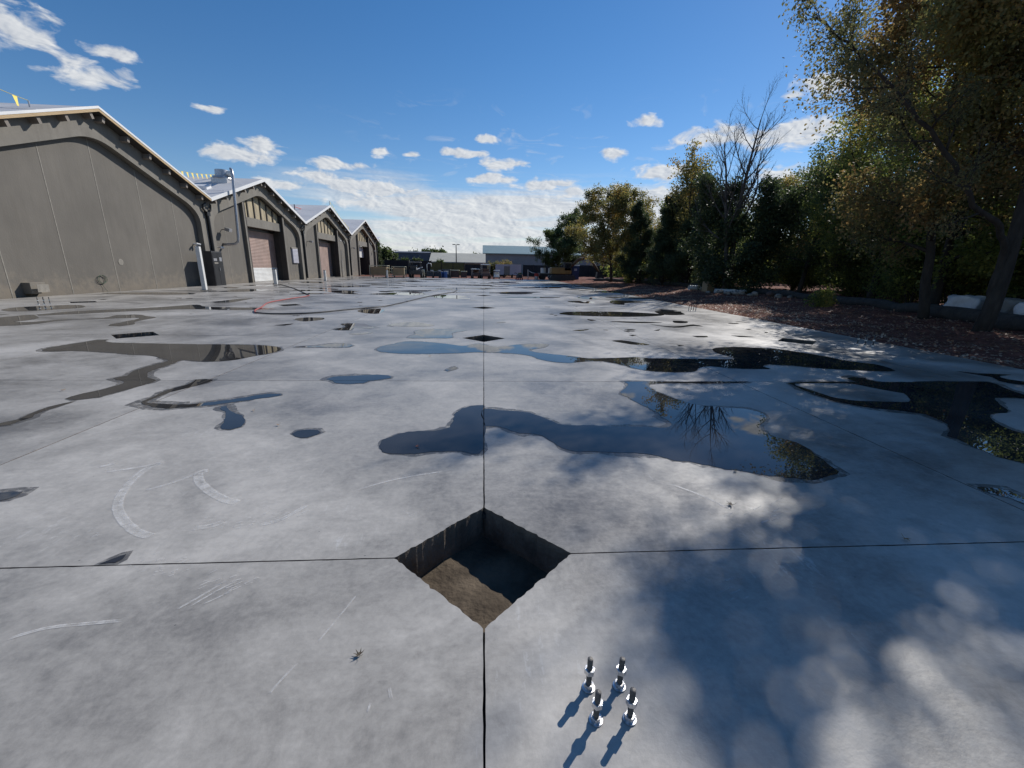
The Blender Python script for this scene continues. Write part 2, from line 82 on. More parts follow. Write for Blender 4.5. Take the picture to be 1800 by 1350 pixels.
SCUFFS=[[[[-2.577,1.278],[-2.645,1.158],[-2.61,0.945],[-2.525,0.74],[-2.431,0.592],[-2.285,0.443],[-2.092,0.299],[-1.935,0.238]],0.09],[[[-2.14,1.106],[-2.2,1.051],[-2.101,0.905],[-1.93,0.753],[-1.759,0.642],[-1.648,0.609]],0.1],[[[-2.961,1.071],[-2.768,1.142],[-2.578,1.247]],0.05],[[[-2.445,0.768],[-2.302,0.894],[-2.181,1.088]],0.04],[[[-0.822,-0.784],[-0.79,-0.696],[-0.754,-0.623]],0.014],[[[-0.737,-0.592],[-0.668,-0.39],[-0.624,-0.248]],0.012],[[[-1.456,-0.348],[-1.388,-0.253],[-1.319,-0.14]],0.02],[[[-1.41,-0.34],[-1.329,-0.218],[-1.255,-0.134]],0.015],[[[-1.361,-0.319],[-1.277,-0.24],[-1.263,-0.19]],0.012],[[[-1.422,0.333],[-1.305,0.39],[-1.239,0.485],[-1.187,0.587]],0.05],[[[-2.061,-0.475],[-1.938,-0.413],[-1.766,-0.393],[-1.606,-0.381]],0.03],[[[-0.428,-0.872],[-0.423,-0.795]],0.012],[[[-0.341,-0.831],[-0.377,-0.74]],0.02],[[[-1.012,0.694],[-0.657,0.918],[-0.232,1.057]],0.03],[[[1.374,0.834],[1.583,0.614],[1.728,0.351]],0.03],[[[-1.81,0.317],[-1.692,0.343],[-1.623,0.401]],0.07],[[[-3.042,1.168],[-2.989,1.206],[-2.968,1.267]],0.06],[[[-1.62,0.321],[-1.612,0.33],[-1.604,0.339]],0.010005762432864433],[[[-1.636,0.357],[-1.625,0.373],[-1.614,0.39]],0.006874647688373571],[[[-1.544,0.356],[-1.532,0.371],[-1.519,0.386]],0.010112545124353296],[[[-1.552,0.321],[-1.54,0.336],[-1.527,0.35]],0.010930014849611923],[[[-1.673,0.37],[-1.662,0.383],[-1.65,0.396]],0.007410141276125699],[[[-1.457,0.341],[-1.447,0.35],[-1.436,0.359]],0.012030502402043855],[[[-1.74,0.43],[-1.731,0.439],[-1.722,0.448]],0.008556968448406085],[[[-1.483,0.378],[-1.478,0.387],[-1.472,0.396]],0.006735895529865098],[[[-1.555,0.363],[-1.545,0.377],[-1.536,0.391]],0.009057943870632476],[[[-1.706,0.343],[-1.697,0.354],[-1.687,0.365]],0.012233614166782201],[[[-1.782,0.428],[-1.768,0.439],[-1.754,0.45]],0.010370188337300145],[[[-1.524,0.304],[-1.509,0.316],[-1.494,0.327]],0.00955286002779459],[[[-1.678,0.38],[-1.666,0.394],[-1.654,0.409]],0.007279659695889642],[[[-1.466,0.33],[-1.454,0.349],[-1.442,0.369]],0.011404762570060015],[[[-1.692,0.351],[-1.684,0.359],[-1.676,0.367]],0.011982136197025612],[[[-1.518,0.343],[-1.512,0.349],[-1.506,0.355]],0.007647633168152061],[[[-1.485,0.412],[-1.473,0.42],[-1.461,0.429]],0.007477360427810713],[[[-1.526,0.336],[-1.521,0.343],[-1.516,0.351]],0.008263489084935927],[[[-1.701,0.372],[-1.695,0.377],[-1.688,0.383]],0.007510644159328734],[[[-1.463,0.369],[-1.454,0.379],[-1.445,0.39]],0.009160583876740512],[[[-1.75,0.395],[-1.741,0.406],[-1.731,0.417]],0.012524970043391707],[[[-1.753,0.364],[-1.744,0.38],[-1.735,0.395]],0.007408694889393195],[[[-1.539,0.36],[-1.531,0.375],[-1.523,0.391]],0.008321682750431056],[[[-1.67,0.363],[-1.659,0.374],[-1.649,0.385]],0.0054806440850217845],[[[-1.74,0.387],[-1.731,0.401],[-1.722,0.416]],0.010655601994927193],[[[-1.656,0.366],[-1.65,0.372],[-1.645,0.378]],0.01270644464309006],[[[-1.342,0.394],[-1.327,0.413],[-1.312,0.433]],0.007911640714719656],[[[-1.378,0.403],[-1.363,0.423],[-1.348,0.443]],0.008017282730631336],[[[-1.363,0.445],[-1.346,0.461],[-1.329,0.476]],0.007480133563280745],[[[-1.302,0.367],[-1.292,0.382],[-1.281,0.396]],0.008481874564262568],[[[-1.383,0.454],[-1.371,0.47],[-1.359,0.486]],0.01166831113245847],[[[-1.51,0.413],[-1.501,0.426],[-1.492,0.438]],0.010201859010339959],[[[-1.3,0.463],[-1.29,0.478],[-1.279,0.494]],0.009237021026467146],[[[-1.273,0.369],[-1.255,0.394],[-1.237,0.419]],0.007228737136132101],[[[-1.34,0.488],[-1.321,0.513],[-1.303,0.537]],0.006037513102368854],[[[-1.371,0.372],[-1.361,0.386],[-1.35,0.4]],0.008335245566987916],[[[-1.433,0.42],[-1.415,0.447],[-1.398,0.475]],0.005037294356665166],[[[-1.198,0.459],[-1.176,0.484],[-1.153,0.51]],0.012601289331064183],[[[-1.309,0.447],[-1.289,0.463],[-1.268,0.48]],0.010303897604227926],[[[-1.437,0.443],[-1.426,0.459],[-1.415,0.476]],0.005544540992854899],[[[-1.433,0.456],[-1.417,0.483],[-1.401,0.511]],0.012228874254402736],[[[-1.474,0.525],[-1.452,0.543],[-1.429,0.562]],0.009615627232155612],[[[-1.21,0.426],[-1.2,0.439],[-1.189,0.452]],0.010303168834438626],[[[-1.456,0.446],[-1.436,0.468],[-1.415,0.49]],0.007730821259343962],[[[-1.329,0.36],[-1.313,0.373],[-1.297,0.386]],0.00781473304157276],[[[-1.304,0.39],[-1.287,0.415],[-1.27,0.44]],0.011333375351056982],[[[-1.64,-0.0],[-1.631,0.017],[-1.621,0.034]],0.010028857682400662],[[[-1.744,-0.026],[-1.738,-0.017],[-1.731,-0.008]],0.009218129427413464],[[[-1.823,-0.06],[-1.815,-0.044],[-1.807,-0.029]],0.005438668714478345],[[[-1.709,-0.057],[-1.702,-0.053],[-1.696,-0.049]],0.011835591477913812],[[[-1.644,-0.071],[-1.637,-0.062],[-1.63,-0.053]],0.007810316466438597],[[[-1.865,0.019],[-1.858,0.03],[-1.852,0.04]],0.007630210425180176],[[[-1.643,-0.084],[-1.633,-0.072],[-1.623,-0.06]],0.005639209840699086],[[[-1.687,-0.081],[-1.676,-0.073],[-1.665,-0.065]],0.008042117454807545],[[[-1.762,0.028],[-1.754,0.039],[-1.746,0.049]],0.008969212815764165],[[[-1.817,0.014],[-1.808,0.026],[-1.798,0.038]],0.006960666371503414],[[[-1.9,-0.015],[-1.895,-0.009],[-1.89,-0.002]],0.008406840451381558],[[[-1.656,0.039],[-1.646,0.046],[-1.637,0.053]],0.011327335171124407],[[[-1.722,-0.091],[-1.716,-0.086],[-1.709,-0.081]],0.010298316827404008],[[[-1.673,0.016],[-1.662,0.026],[-1.65,0.036]],0.009510751636741836],[[[-1.633,-0.081],[-1.629,-0.074],[-1.624,-0.068]],0.011194432162563415],[[[-1.712,-0.045],[-1.705,-0.04],[-1.699,-0.036]],0.006433228839602855],[[[-1.576,-0.058],[-1.569,-0.053],[-1.562,-0.048]],0.010388278155441352],[[[-1.714,0.067],[-1.703,0.077],[-1.692,0.086]],0.005290154158845269],[[[-1.785,0.022],[-1.777,0.037],[-1.768,0.053]],0.01099171937107524],[[[-1.73,-0.032],[-1.722,-0.024],[-1.714,-0.016]],0.01162447464927064],[[[-1.729,-0.068],[-1.722,-0.062],[-1.715,-0.055]],0.01102834647551916],[[[-1.798,-0.064],[-1.792,-0.055],[-1.784,-0.045]],0.008345741210360191],[[[-1.644,-0.07],[-1.631,-0.056],[-1.619,-0.042]],0.010979272005980686],[[[-1.638,-0.103],[-1.626,-0.093],[-1.614,-0.083]],0.009136736612651311],[[[-1.874,-0.04],[-1.865,-0.024],[-1.856,-0.008]],0.0057668858467315644],[[[-1.839,0.078],[-1.83,0.089],[-1.822,0.101]],0.010751285127288415],[[[-1.271,-0.205],[-1.257,-0.194],[-1.243,-0.183]],0.0075187802275889625],[[[-1.269,-0.229],[-1.244,-0.205],[-1.219,-0.181]],0.010642666331249126],[[[-1.432,-0.207],[-1.414,-0.188],[-1.397,-0.169]],0.006740839022828776],[[[-1.211,-0.19],[-1.196,-0.173],[-1.179,-0.156]],0.007883762850691398],[[[-1.345,-0.227],[-1.331,-0.22],[-1.317,-0.213]],0.008836718899100347],[[[-1.4,-0.156],[-1.374,-0.139],[-1.348,-0.122]],0.009456969978080404],[[[-1.441,-0.181],[-1.418,-0.159],[-1.395,-0.136]],0.010868707530608833],[[[-1.223,-0.175],[-1.209,-0.161],[-1.195,-0.147]],0.010741506861289305],[[[-1.453,-0.101],[-1.431,-0.075],[-1.409,-0.049]],0.006516985343444399],[[[-1.301,-0.201],[-1.277,-0.187],[-1.253,-0.172]],0.01219807999931434],[[[-1.28,-0.243],[-1.265,-0.23],[-1.25,-0.217]],0.010831747460299582],[[[-1.274,-0.189],[-1.251,-0.166],[-1.227,-0.143]],0.00785328867747527],[[[-1.436,-0.152],[-1.427,-0.142],[-1.417,-0.132]],0.008489770733098726],[[[-1.367,-0.18],[-1.345,-0.168],[-1.322,-0.156]],0.008127359993781173],[[[-1.354,-0.174],[-1.338,-0.163],[-1.323,-0.151]],0.005900232043172075],[[[-1.193,-0.139],[-1.179,-0.132],[-1.164,-0.124]],0.007993787269498606],[[[-1.321,-0.126],[-1.305,-0.114],[-1.288,-0.102]],0.01023262697125791],[[[-1.301,-0.157],[-1.274,-0.143],[-1.248,-0.129]],0.010382600400808295],[[[-1.353,-0.175],[-1.335,-0.158],[-1.318,-0.141]],0.010744746464158513],[[[-1.38,-0.14],[-1.366,-0.13],[-1.353,-0.119]],0.010047075518938417],[[[-2.884,1.119],[-2.884,1.132],[-2.883,1.144]],0.01245475265740045],[[[-2.93,1.161],[-2.927,1.171],[-2.924,1.182]],0.00943939061764278],[[[-3.024,1.218],[-3.023,1.227],[-3.023,1.237]],0.0055487701956880645],[[[-3.034,1.245],[-3.031,1.253],[-3.028,1.262]],0.007873778766384997],[[[-2.948,1.152],[-2.948,1.167],[-2.948,1.183]],0.009037694351152661],[[[-2.923,1.126],[-2.922,1.135],[-2.92,1.144]],0.008226710882677558],[[[-3.05,1.203],[-3.047,1.21],[-3.044,1.216]],0.0058970470518817045],[[[-2.961,1.17],[-2.959,1.175],[-2.957,1.18]],0.010818314618593025],[[[-2.945,1.165],[-2.942,1.172],[-2.939,1.179]],0.011525985418761368],[[[-3.011,1.234],[-3.01,1.241],[-3.009,1.248]],0.006549107584042543],[[[-3.028,1.195],[-3.028,1.203],[-3.027,1.211]],0.011253303545297223],[[[-2.894,1.172],[-2.888,1.181],[-2.882,1.191]],0.008065170426127165],[[[-3.033,1.202],[-3.029,1.21],[-3.024,1.217]],0.010493041080650254],[[[-2.942,1.121],[-2.94,1.129],[-2.937,1.138]],0.010814675070884225],[[[-1.499,1.049],[-1.487,1.068],[-1.474,1.086]],0.00918911752849937],[[[-1.699,1.044],[-1.691,1.065],[-1.683,1.086]],0.009003576333883285],[[[-1.739,1.124],[-1.727,1.137],[-1.714,1.15]],0.012136402914083553],[[[-1.504,0.953],[-1.494,0.974],[-1.484,0.995]],0.007879208124777246],[[[-1.632,1.025],[-1.619,1.037],[-1.607,1.049]],0.007584940155049995],[[[-1.596,1.141],[-1.588,1.15],[-1.58,1.159]],0.009809007392844384],[[[-1.549,1.107],[-1.537,1.129],[-1.524,1.151]],0.011453442466561974],[[[-1.519,1.116],[-1.508,1.129],[-1.496,1.143]],0.008880014080751545],[[[-1.623,1.04],[-1.617,1.052],[-1.612,1.064]],0.006286578082531343],[[[-1.783,1.057],[-1.774,1.074],[-1.765,1.091]],0.010193938165248561],[[[-0.499,0.406],[-0.485,0.418],[-0.471,0.431]],0.0064447124871835695],[[[-0.444,0.444],[-0.433,0.453],[-0.423,0.462]],0.009234649202914771],[[[-0.512,0.435],[-0.506,0.441],[-0.499,0.448]],0.011265442095376853],[[[-0.46,0.408],[-0.452,0.416],[-0.444,0.425]],0.00636611131337456],[[[-0.506,0.42],[-0.5,0.427],[-0.493,0.434]],0.00634586336867455],[[[-0.502,0.426],[-0.495,0.432],[-0.488,0.438]],0.008261943759491377],[[[-0.493,0.433],[-0.483,0.442],[-0.472,0.451]],0.005213305467900839],[[[-0.464,0.428],[-0.456,0.435],[-0.449,0.441]],0.006318073113738177],[[[-0.516,0.44],[-0.508,0.448],[-0.501,0.456]],0.010821410017657542],[[[-0.493,0.392],[-0.482,0.399],[-0.47,0.406]],0.007404385238204587],[[[-0.486,0.411],[-0.471,0.422],[-0.456,0.433]],0.007757913131537693],[[[-0.439,0.408],[-0.423,0.421],[-0.405,0.434]],0.0050292500319950514],[[[-0.473,0.424],[-0.465,0.433],[-0.457,0.442]],0.005431549143141807],[[[-0.54,0.464],[-0.531,0.469],[-0.523,0.474]],0.00881502314448256],[[[2.013,0.461],[2.099,0.508],[2.188,0.557]],0.007437784120534662],[[[1.67,0.437],[1.704,0.456],[1.738,0.474]],0.011799244964901395],[[[1.91,0.31],[1.954,0.328],[1.997,0.346]],0.012428155207801186],[[[1.882,0.269],[1.941,0.291],[2.0,0.313]],0.009426692388012194],[[[1.962,0.368],[2.014,0.394],[2.068,0.421]],0.011235721331998048],[[[1.75,0.345],[1.784,0.36],[1.819,0.375]],0.00984563713759531],[[[1.85,0.4],[1.907,0.43],[1.964,0.461]],0.010685578093031934],[[[1.971,0.334],[2.035,0.361],[2.1,0.388]],0.005776699383263912],[[[1.799,0.248],[1.851,0.268],[1.905,0.287]],0.01197806412268751],[[[1.587,0.321],[1.648,0.352],[1.711,0.384]],0.007960744559864195],[[[1.242,-0.354],[1.289,-0.333],[1.337,-0.312]],0.009551156062562648],[[[1.187,-0.341],[1.224,-0.325],[1.261,-0.309]],0.005390560089209371],[[[1.21,-0.394],[1.245,-0.378],[1.281,-0.362]],0.006839397268742446],[[[1.239,-0.319],[1.273,-0.306],[1.308,-0.292]],0.011249185437393205],[[[1.049,-0.255],[1.082,-0.239],[1.116,-0.222]],0.006420878387832169],[[[1.302,-0.382],[1.324,-0.372],[1.346,-0.362]],0.012731321877324831],[[[1.169,-0.437],[1.188,-0.43],[1.207,-0.423]],0.006782021035281439],[[[1.273,-0.255],[1.309,-0.243],[1.345,-0.23]],0.011973602038590814],[[[-2.404,0.24],[-2.399,0.259],[-2.394,0.278]],0.011683030959670092],[[[-2.554,0.328],[-2.548,0.34],[-2.542,0.353]],0.008713392931180036],[[[-2.386,0.297],[-2.378,0.312],[-2.371,0.326]],0.005572216506238676],[[[-2.537,0.308],[-2.529,0.322],[-2.52,0.336]],0.009846954436224284],[[[-2.316,0.245],[-2.305,0.27],[-2.293,0.296]],0.008446637358606313],[[[-2.295,0.265],[-2.286,0.273],[-2.277,0.282]],0.010810903502627277],[[[-2.23,0.359],[-2.215,0.373],[-2.199,0.388]],0.009285732916150431],[[[-2.531,0.242],[-2.515,0.258],[-2.499,0.274]],0.008873525672776147],[[[-2.387,0.321],[-2.369,0.34],[-2.35,0.358]],0.0073363496039796534],[[[-2.318,0.289],[-2.311,0.298],[-2.303,0.308]],0.007354379207105745],[[[-2.512,0.293],[-2.506,0.301],[-2.5,0.31]],0.00720786645959343],[[[-2.436,0.269],[-2.423,0.286],[-2.41,0.303]],0.007298424848494367]]
# ---------------------------------------------------------------- helpers
def tag(o,label=None,cat=None,group=None,kind=None):
    if label: o['label']=label
    if cat: o['category']=cat
    if group: o['group']=group
    if kind: o['kind']=kind
    return o
def empty(name,loc=(0,0,0),rz=0,label=None,cat=None,group=None,sc=1):
    o=bpy.data.objects.new(name,None); o.empty_display_size=.2; COL.objects.link(o); o.location=loc; o.rotation_euler=(0,0,rz); o.scale=(sc,sc,sc)
    return tag(o,label,cat,group)
def kids(o): return [c for c in bpy.data.objects if c.parent==o]
def copy_tree(o,loc,rz=None,sc=None,label=None,group=None):
    def cp(s,par):
        c=s.copy(); COL.objects.link(c); c.parent=par
        for k in CH.get(s.name,[]): cp(k,c)
        return c
    CH={}
    for c in bpy.data.objects:
        if c.parent: CH.setdefault(c.parent.name,[]).append(c)
    r=cp(o,None); r.location=loc
    if rz is not None: r.rotation_euler=(0,0,rz)
    if sc is not None: r.scale=sc if isinstance(sc,(tuple,list)) else (sc,sc,sc)
    if label: r['label']=label
    if group: r['group']=group
    return r
class MB:
    def __init__(s): s.v=[]; s.f=[]
    def add(s,vs_,fs):
        b=len(s.v); s.v+= [tuple(p) for p in vs_]; s.f+=[tuple(b+i for i in f) for f in fs]; return s
    def box(s,c,d,rz=0,ry=0,rx=0,taper=1.0):
        m=Matrix.Rotation(rz,3,'Z') @ Matrix.Rotation(ry,3,'Y') @ Matrix.Rotation(rx,3,'X')
        p=[]
        for z in (-.5,.5):
            t=taper if z>0 else 1
            for x,y in ((-.5,-.5),(.5,-.5),(.5,.5),(-.5,.5)): p.append(Vector(c)+m@Vector((x*d[0]*t,y*d[1]*t,z*d[2])))
        return s.add(p,[(3,2,1,0),(4,5,6,7),(0,1,5,4),(1,2,6,5),(2,3,7,6),(3,0,4,7)])
    def cyl(s,a,b,r0,r1=None,n=12):
        r1=r0 if r1 is None else r1; a=Vector(a); b=Vector(b); d=(b-a).normalized(); u=d.orthogonal().normalized(); v_=d.cross(u)
        p=[]
        for q,r in ((a,r0),(b,r1)):
            for i in range(n):
                t=2*math.pi*i/n; p.append(q+(u*math.cos(t)+v_*math.sin(t))*r)
        f=[(i,(i+1)%n,n+(i+1)%n,n+i) for i in range(n)]+[tuple(range(n-1,-1,-1)),tuple(range(n,2*n))]
        return s.add(p,f)
    def tube(s,pts,r,n=8):
        pts=[Vector(p) for p in pts]; P=[]; k=len(pts); rs=r if isinstance(r,(list,tuple)) else [r]*k
        u=None
        for i,p in enumerate(pts):
            d=(pts[min(i+1,k-1)]-pts[max(i-1,0)]).normalized()
            if u is None: u=d.orthogonal().normalized()
            u=(u-d*u.dot(d)).normalized(); v_=d.cross(u)
            for j in range(n):
                t=2*math.pi*j/n; P.append(p+(u*math.cos(t)+v_*math.sin(t))*rs[i])
        f=[(i*n+j,i*n+(j+1)%n,(i+1)*n+(j+1)%n,(i+1)*n+j) for i in range(k-1) for j in range(n)]
        f+=[tuple(range(n-1,-1,-1)),tuple(range((k-1)*n,k*n))]
        return s.add(P,f)
    def prism(s,outer,holes,a,b,fn):
        """2-D outline (u,v) with holes, swept from a to b; fn(u,v,t) -> xyz"""
        loops=[outer]+list(holes); tri=geometry.tessellate_polygon([[Vector((p[0],p[1],0)) for p in l] for l in loops])
        allp=[p for l in loops for p in l]; n=len(allp)
        P=[fn(p[0],p[1],a) for p in allp]+[fn(p[0],p[1],b) for p in allp]
        F=[tuple(t) for t in tri]+[tuple(n+i for i in t[::-1]) for t in tri]
        o=0
        for l in loops:
            m=len(l)
            for i in range(m): F.append((o+i,o+(i+1)%m,n+o+(i+1)%m,n+o+i))
            o+=m
        return s.add(P,F)
    def build(s,name,mat,parent=None,smooth=False,bevel=0,loc=None,fixn=True):
        me=bpy.data.meshes.new(name); me.from_pydata(s.v,[],s.f); me.materials.append(mat)
        if fixn or bevel:
            bm=bmesh.new(); bm.from_mesh(me)
            bmesh.ops.recalc_face_normals(bm,faces=bm.faces); bm.to_mesh(me); bm.free()
        if smooth:
            me.polygons.foreach_set('use_smooth',[True]*len(me.polygons))
        o=bpy.data.objects.new(name,me); COL.objects.link(o)
        if parent: o.parent=parent
        if loc: o.location=loc
        if smooth and not parent is None and smooth!='all':
            pass
        if bevel:
            m=o.modifiers.new('bevel','BEVEL'); m.width=bevel; m.segments=2; m.limit_method='ANGLE'; m.angle_limit=R(40)
        if smooth=='auto':
            e=o.modifiers.new('split','EDGE_SPLIT'); e.split_angle=R(40)
        return o
def YZ(x0): return lambda u,v,t: (x0+t,u,v)
# ---------------------------------------------------------------- materials
def mat(name,c1,c2=None,rough=.7,scale=3,detail=6,bump=0,bscale=None,spec=.5,metal=0,stretch=(1,1,1),lo=.35,hi=.65,speck=0):
    m=bpy.data.materials.new(name); m.use_nodes=True; t=m.node_tree; n=t.nodes; l=t.links; b=n['Principled BSDF']
    b.inputs['Roughness'].default_value=rough; b.inputs['Metallic'].default_value=metal; b.inputs['Specular IOR Level'].default_value=spec
    tcn=n.new('ShaderNodeTexCoord'); mp=n.new('ShaderNodeMapping'); mp.inputs['Scale'].default_value=stretch; l.new(tcn.outputs['Object'],mp.inputs[0])
    if c2 is None: c2=tuple(x*.82 for x in c1)
    no=n.new('ShaderNodeTexNoise'); no.inputs['Scale'].default_value=scale; no.inputs['Detail'].default_value=detail; no.inputs['Roughness'].default_value=.6; l.new(mp.outputs[0],no.inputs['Vector'])
    r=n.new('ShaderNodeValToRGB'); r.color_ramp.elements[0].position=lo; r.color_ramp.elements[1].position=hi; r.color_ramp.elements[0].color=(*c2,1); r.color_ramp.elements[1].color=(*c1,1)
    l.new(no.outputs['Fac'],r.inputs[0]); l.new(r.outputs[0],b.inputs['Base Color'])
    if bump:
        nb=n.new('ShaderNodeTexNoise'); nb.inputs['Scale'].default_value=bscale or scale*8; nb.inputs['Detail'].default_value=4; l.new(mp.outputs[0],nb.inputs['Vector'])
        bp=n.new('ShaderNodeBump'); bp.inputs['Strength'].default_value=bump; bp.inputs['Distance'].default_value=.02; l.new(nb.outputs['Fac'],bp.inputs['Height']); l.new(bp.outputs[0],b.inputs['Normal'])
    return m
def NG(m): return m.node_tree.nodes,m.node_tree.links,m.node_tree.nodes['Principled BSDF']
def concrete_floor():
    m=bpy.data.materials.new('concrete_floor'); m.use_nodes=True; n,l,b=NG(m)
    tcn=n.new('ShaderNodeTexCoord')
    def no(sc,det,ro,dist=0,st=(1,1,1),rot=0):
        mp=n.new('ShaderNodeMapping'); mp.inputs['Scale'].default_value=st; mp.inputs['Rotation'].default_value=(0,0,rot); l.new(tcn.outputs['Object'],mp.inputs[0])
        x=n.new('ShaderNodeTexNoise'); x.inputs['Scale'].default_value=sc; x.inputs['Detail'].default_value=det; x.inputs['Roughness'].default_value=ro; x.inputs['Distortion'].default_value=dist
        l.new(mp.outputs[0],x.inputs['Vector']); return x.outputs['Fac']
    def ma(op,a,b_=None,clamp=False):
        x=n.new('ShaderNodeMath'); x.operation=op; x.use_clamp=clamp
        for i,v in enumerate((a,b_)):
            if v is None: continue
            if isinstance(v,(int,float)): x.inputs[i].default_value=v
            else: l.new(v,x.inputs[i])
        return x.outputs[0]
    big=no(.55,5,.55,.4); mid=no(2.2,8,.65,1.2); swirl=no(1.3,10,.72,3.5); fine=no(26,6,.7); streak=no(3,6,.6,.8,(1,7,1),.5); streak2=no(4,6,.6,.8,(8,1,1),.35)
    v=ma('ADD',ma('MULTIPLY',ma('SUBTRACT',big,.5),1.7),ma('MULTIPLY',ma('SUBTRACT',mid,.5),.5))
    v=ma('ADD',v,ma('MULTIPLY',ma('SUBTRACT',swirl,.5),.45)); v=ma('ADD',v,ma('MULTIPLY',ma('SUBTRACT',no(9,9,.75,.6),.5),.38))
    v=ma('ADD',v,ma('MULTIPLY',ma('SUBTRACT',fine,.5),.5))
    v=ma('ADD',v,ma('MULTIPLY',ma('SUBTRACT',streak,.5),.18))
    geo=n.new('ShaderNodeNewGeometry')
    v=ma('ADD',v,ma('MULTIPLY',ma('SUBTRACT',geo.outputs['Random Per Island'],.5),.10))
    v=ma('ADD',ma('MULTIPLY',v,1.25),.5,True)
    r=n.new('ShaderNodeValToRGB'); e=r.color_ramp.elements; e[0].position=.05; e[0].color=(.145,.138,.128,1); e[1].position=.95; e[1].color=(.47,.447,.41,1); x=e.new(.5); x.color=(.315,.299,.273,1)
    l.new(v,r.inputs[0])
    # pale rubbed scuffs from trowels and boots
    sc=ma('MULTIPLY',ma('SUBTRACT',ma('MULTIPLY',streak2,no(.9,4,.5,.5)),.375),9,True)
    sc=ma('MULTIPLY',sc,ma('GREATER_THAN',fine,.47))
    mx_=n.new('ShaderNodeMix'); mx_.data_type='RGBA'; mx_.inputs[7].default_value=(.56,.565,.56,1); l.new(ma('MULTIPLY',sc,.5),mx_.inputs[0]); l.new(r.outputs[0],mx_.inputs[6])
    # small pits / specks
    vo=n.new('ShaderNodeTexVoronoi'); vo.inputs['Scale'].default_value=9; l.new(tcn.outputs['Object'],vo.inputs['Vector'])
    sp=ma('LESS_THAN',vo.outputs['Distance'],.045)
    sp=ma('MULTIPLY',sp,ma('GREATER_THAN',no(1.7,2,.5),.56))
    m2=n.new('ShaderNodeMix'); m2.data_type='RGBA'; m2.inputs[7].default_value=(.10,.10,.10,1); l.new(ma('MULTIPLY',sp,.7),m2.inputs[0]); l.new(mx_.outputs[2],m2.inputs[6])
    l.new(m2.outputs[2],b.inputs['Base Color'])
    rg=ma('ADD',ma('MULTIPLY',v,.20),.30); l.new(rg,b.inputs['Roughness'])
    b.inputs['Specular IOR Level'].default_value=.5
    bp=n.new('ShaderNodeBump'); bp.inputs['Strength'].default_value=.10; bp.inputs['Distance'].default_value=.01; l.new(ma('ADD',fine,ma('MULTIPLY',mid,2.0)),bp.inputs['Height']); l.new(bp.outputs[0],b.inputs['Normal'])
    return m
def scuff_mat():
    m=bpy.data.materials.new('dust_scuff'); m.use_nodes=True; n,l,b=NG(m); b.inputs['Base Color'].default_value=(.70,.69,.67,1); b.inputs['Roughness'].default_value=.6
    tcn=n.new('ShaderNodeTexCoord'); x=n.new('ShaderNodeTexNoise'); x.inputs['Scale'].default_value=17; x.inputs['Detail'].default_value=9; x.inputs['Roughness'].default_value=.7; l.new(tcn.outputs['Object'],x.inputs['Vector'])
    uv=n.new('ShaderNodeAttribute'); uv.attribute_name='edge'
    ad=n.new('ShaderNodeMath'); ad.operation='MULTIPLY_ADD'; ad.inputs[1].default_value=1.0; ad.inputs[2].default_value=-1.06; l.new(x.outputs['Fac'],ad.inputs[0])
    a2=n.new('ShaderNodeMath'); a2.operation='ADD'; l.new(ad.outputs[0],a2.inputs[0]); l.new(uv.outputs['Fac'],a2.inputs[1])
    a3=n.new('ShaderNodeMath'); a3.operation='MULTIPLY'; a3.use_clamp=True; a3.inputs[1].default_value=2.3; l.new(a2.outputs[0],a3.inputs[0])
    a4=n.new('ShaderNodeMath'); a4.operation='MULTIPLY'; a4.inputs[1].default_value=.85; l.new(a3.outputs[0],a4.inputs[0])
    l.new(a4.outputs[0],b.inputs['Alpha']); return m
def water_mat():
    m=bpy.data.materials.new('puddle_water'); m.use_nodes=True; n,l,b=NG(m)
    b.inputs['Roughness'].default_value=.0; b.inputs['IOR'].default_value=1.33
    tcn=n.new('ShaderNodeTexCoord'); x=n.new('ShaderNodeTexNoise'); x.inputs['Scale'].default_value=1.4; x.inputs['Detail'].default_value=6; l.new(tcn.outputs['Object'],x.inputs['Vector'])
    r=n.new('ShaderNodeValToRGB'); e=r.color_ramp.elements; e[0].position=.35;e[0].color=(.022,.022,.024,1); e[1].position=.7;e[1].color=(.045,.044,.044,1); l.new(x.outputs['Fac'],r.inputs[0]); l.new(r.outputs[0],b.inputs['Base Color'])
    b.inputs['Specular IOR Level'].default_value=.5
    return m
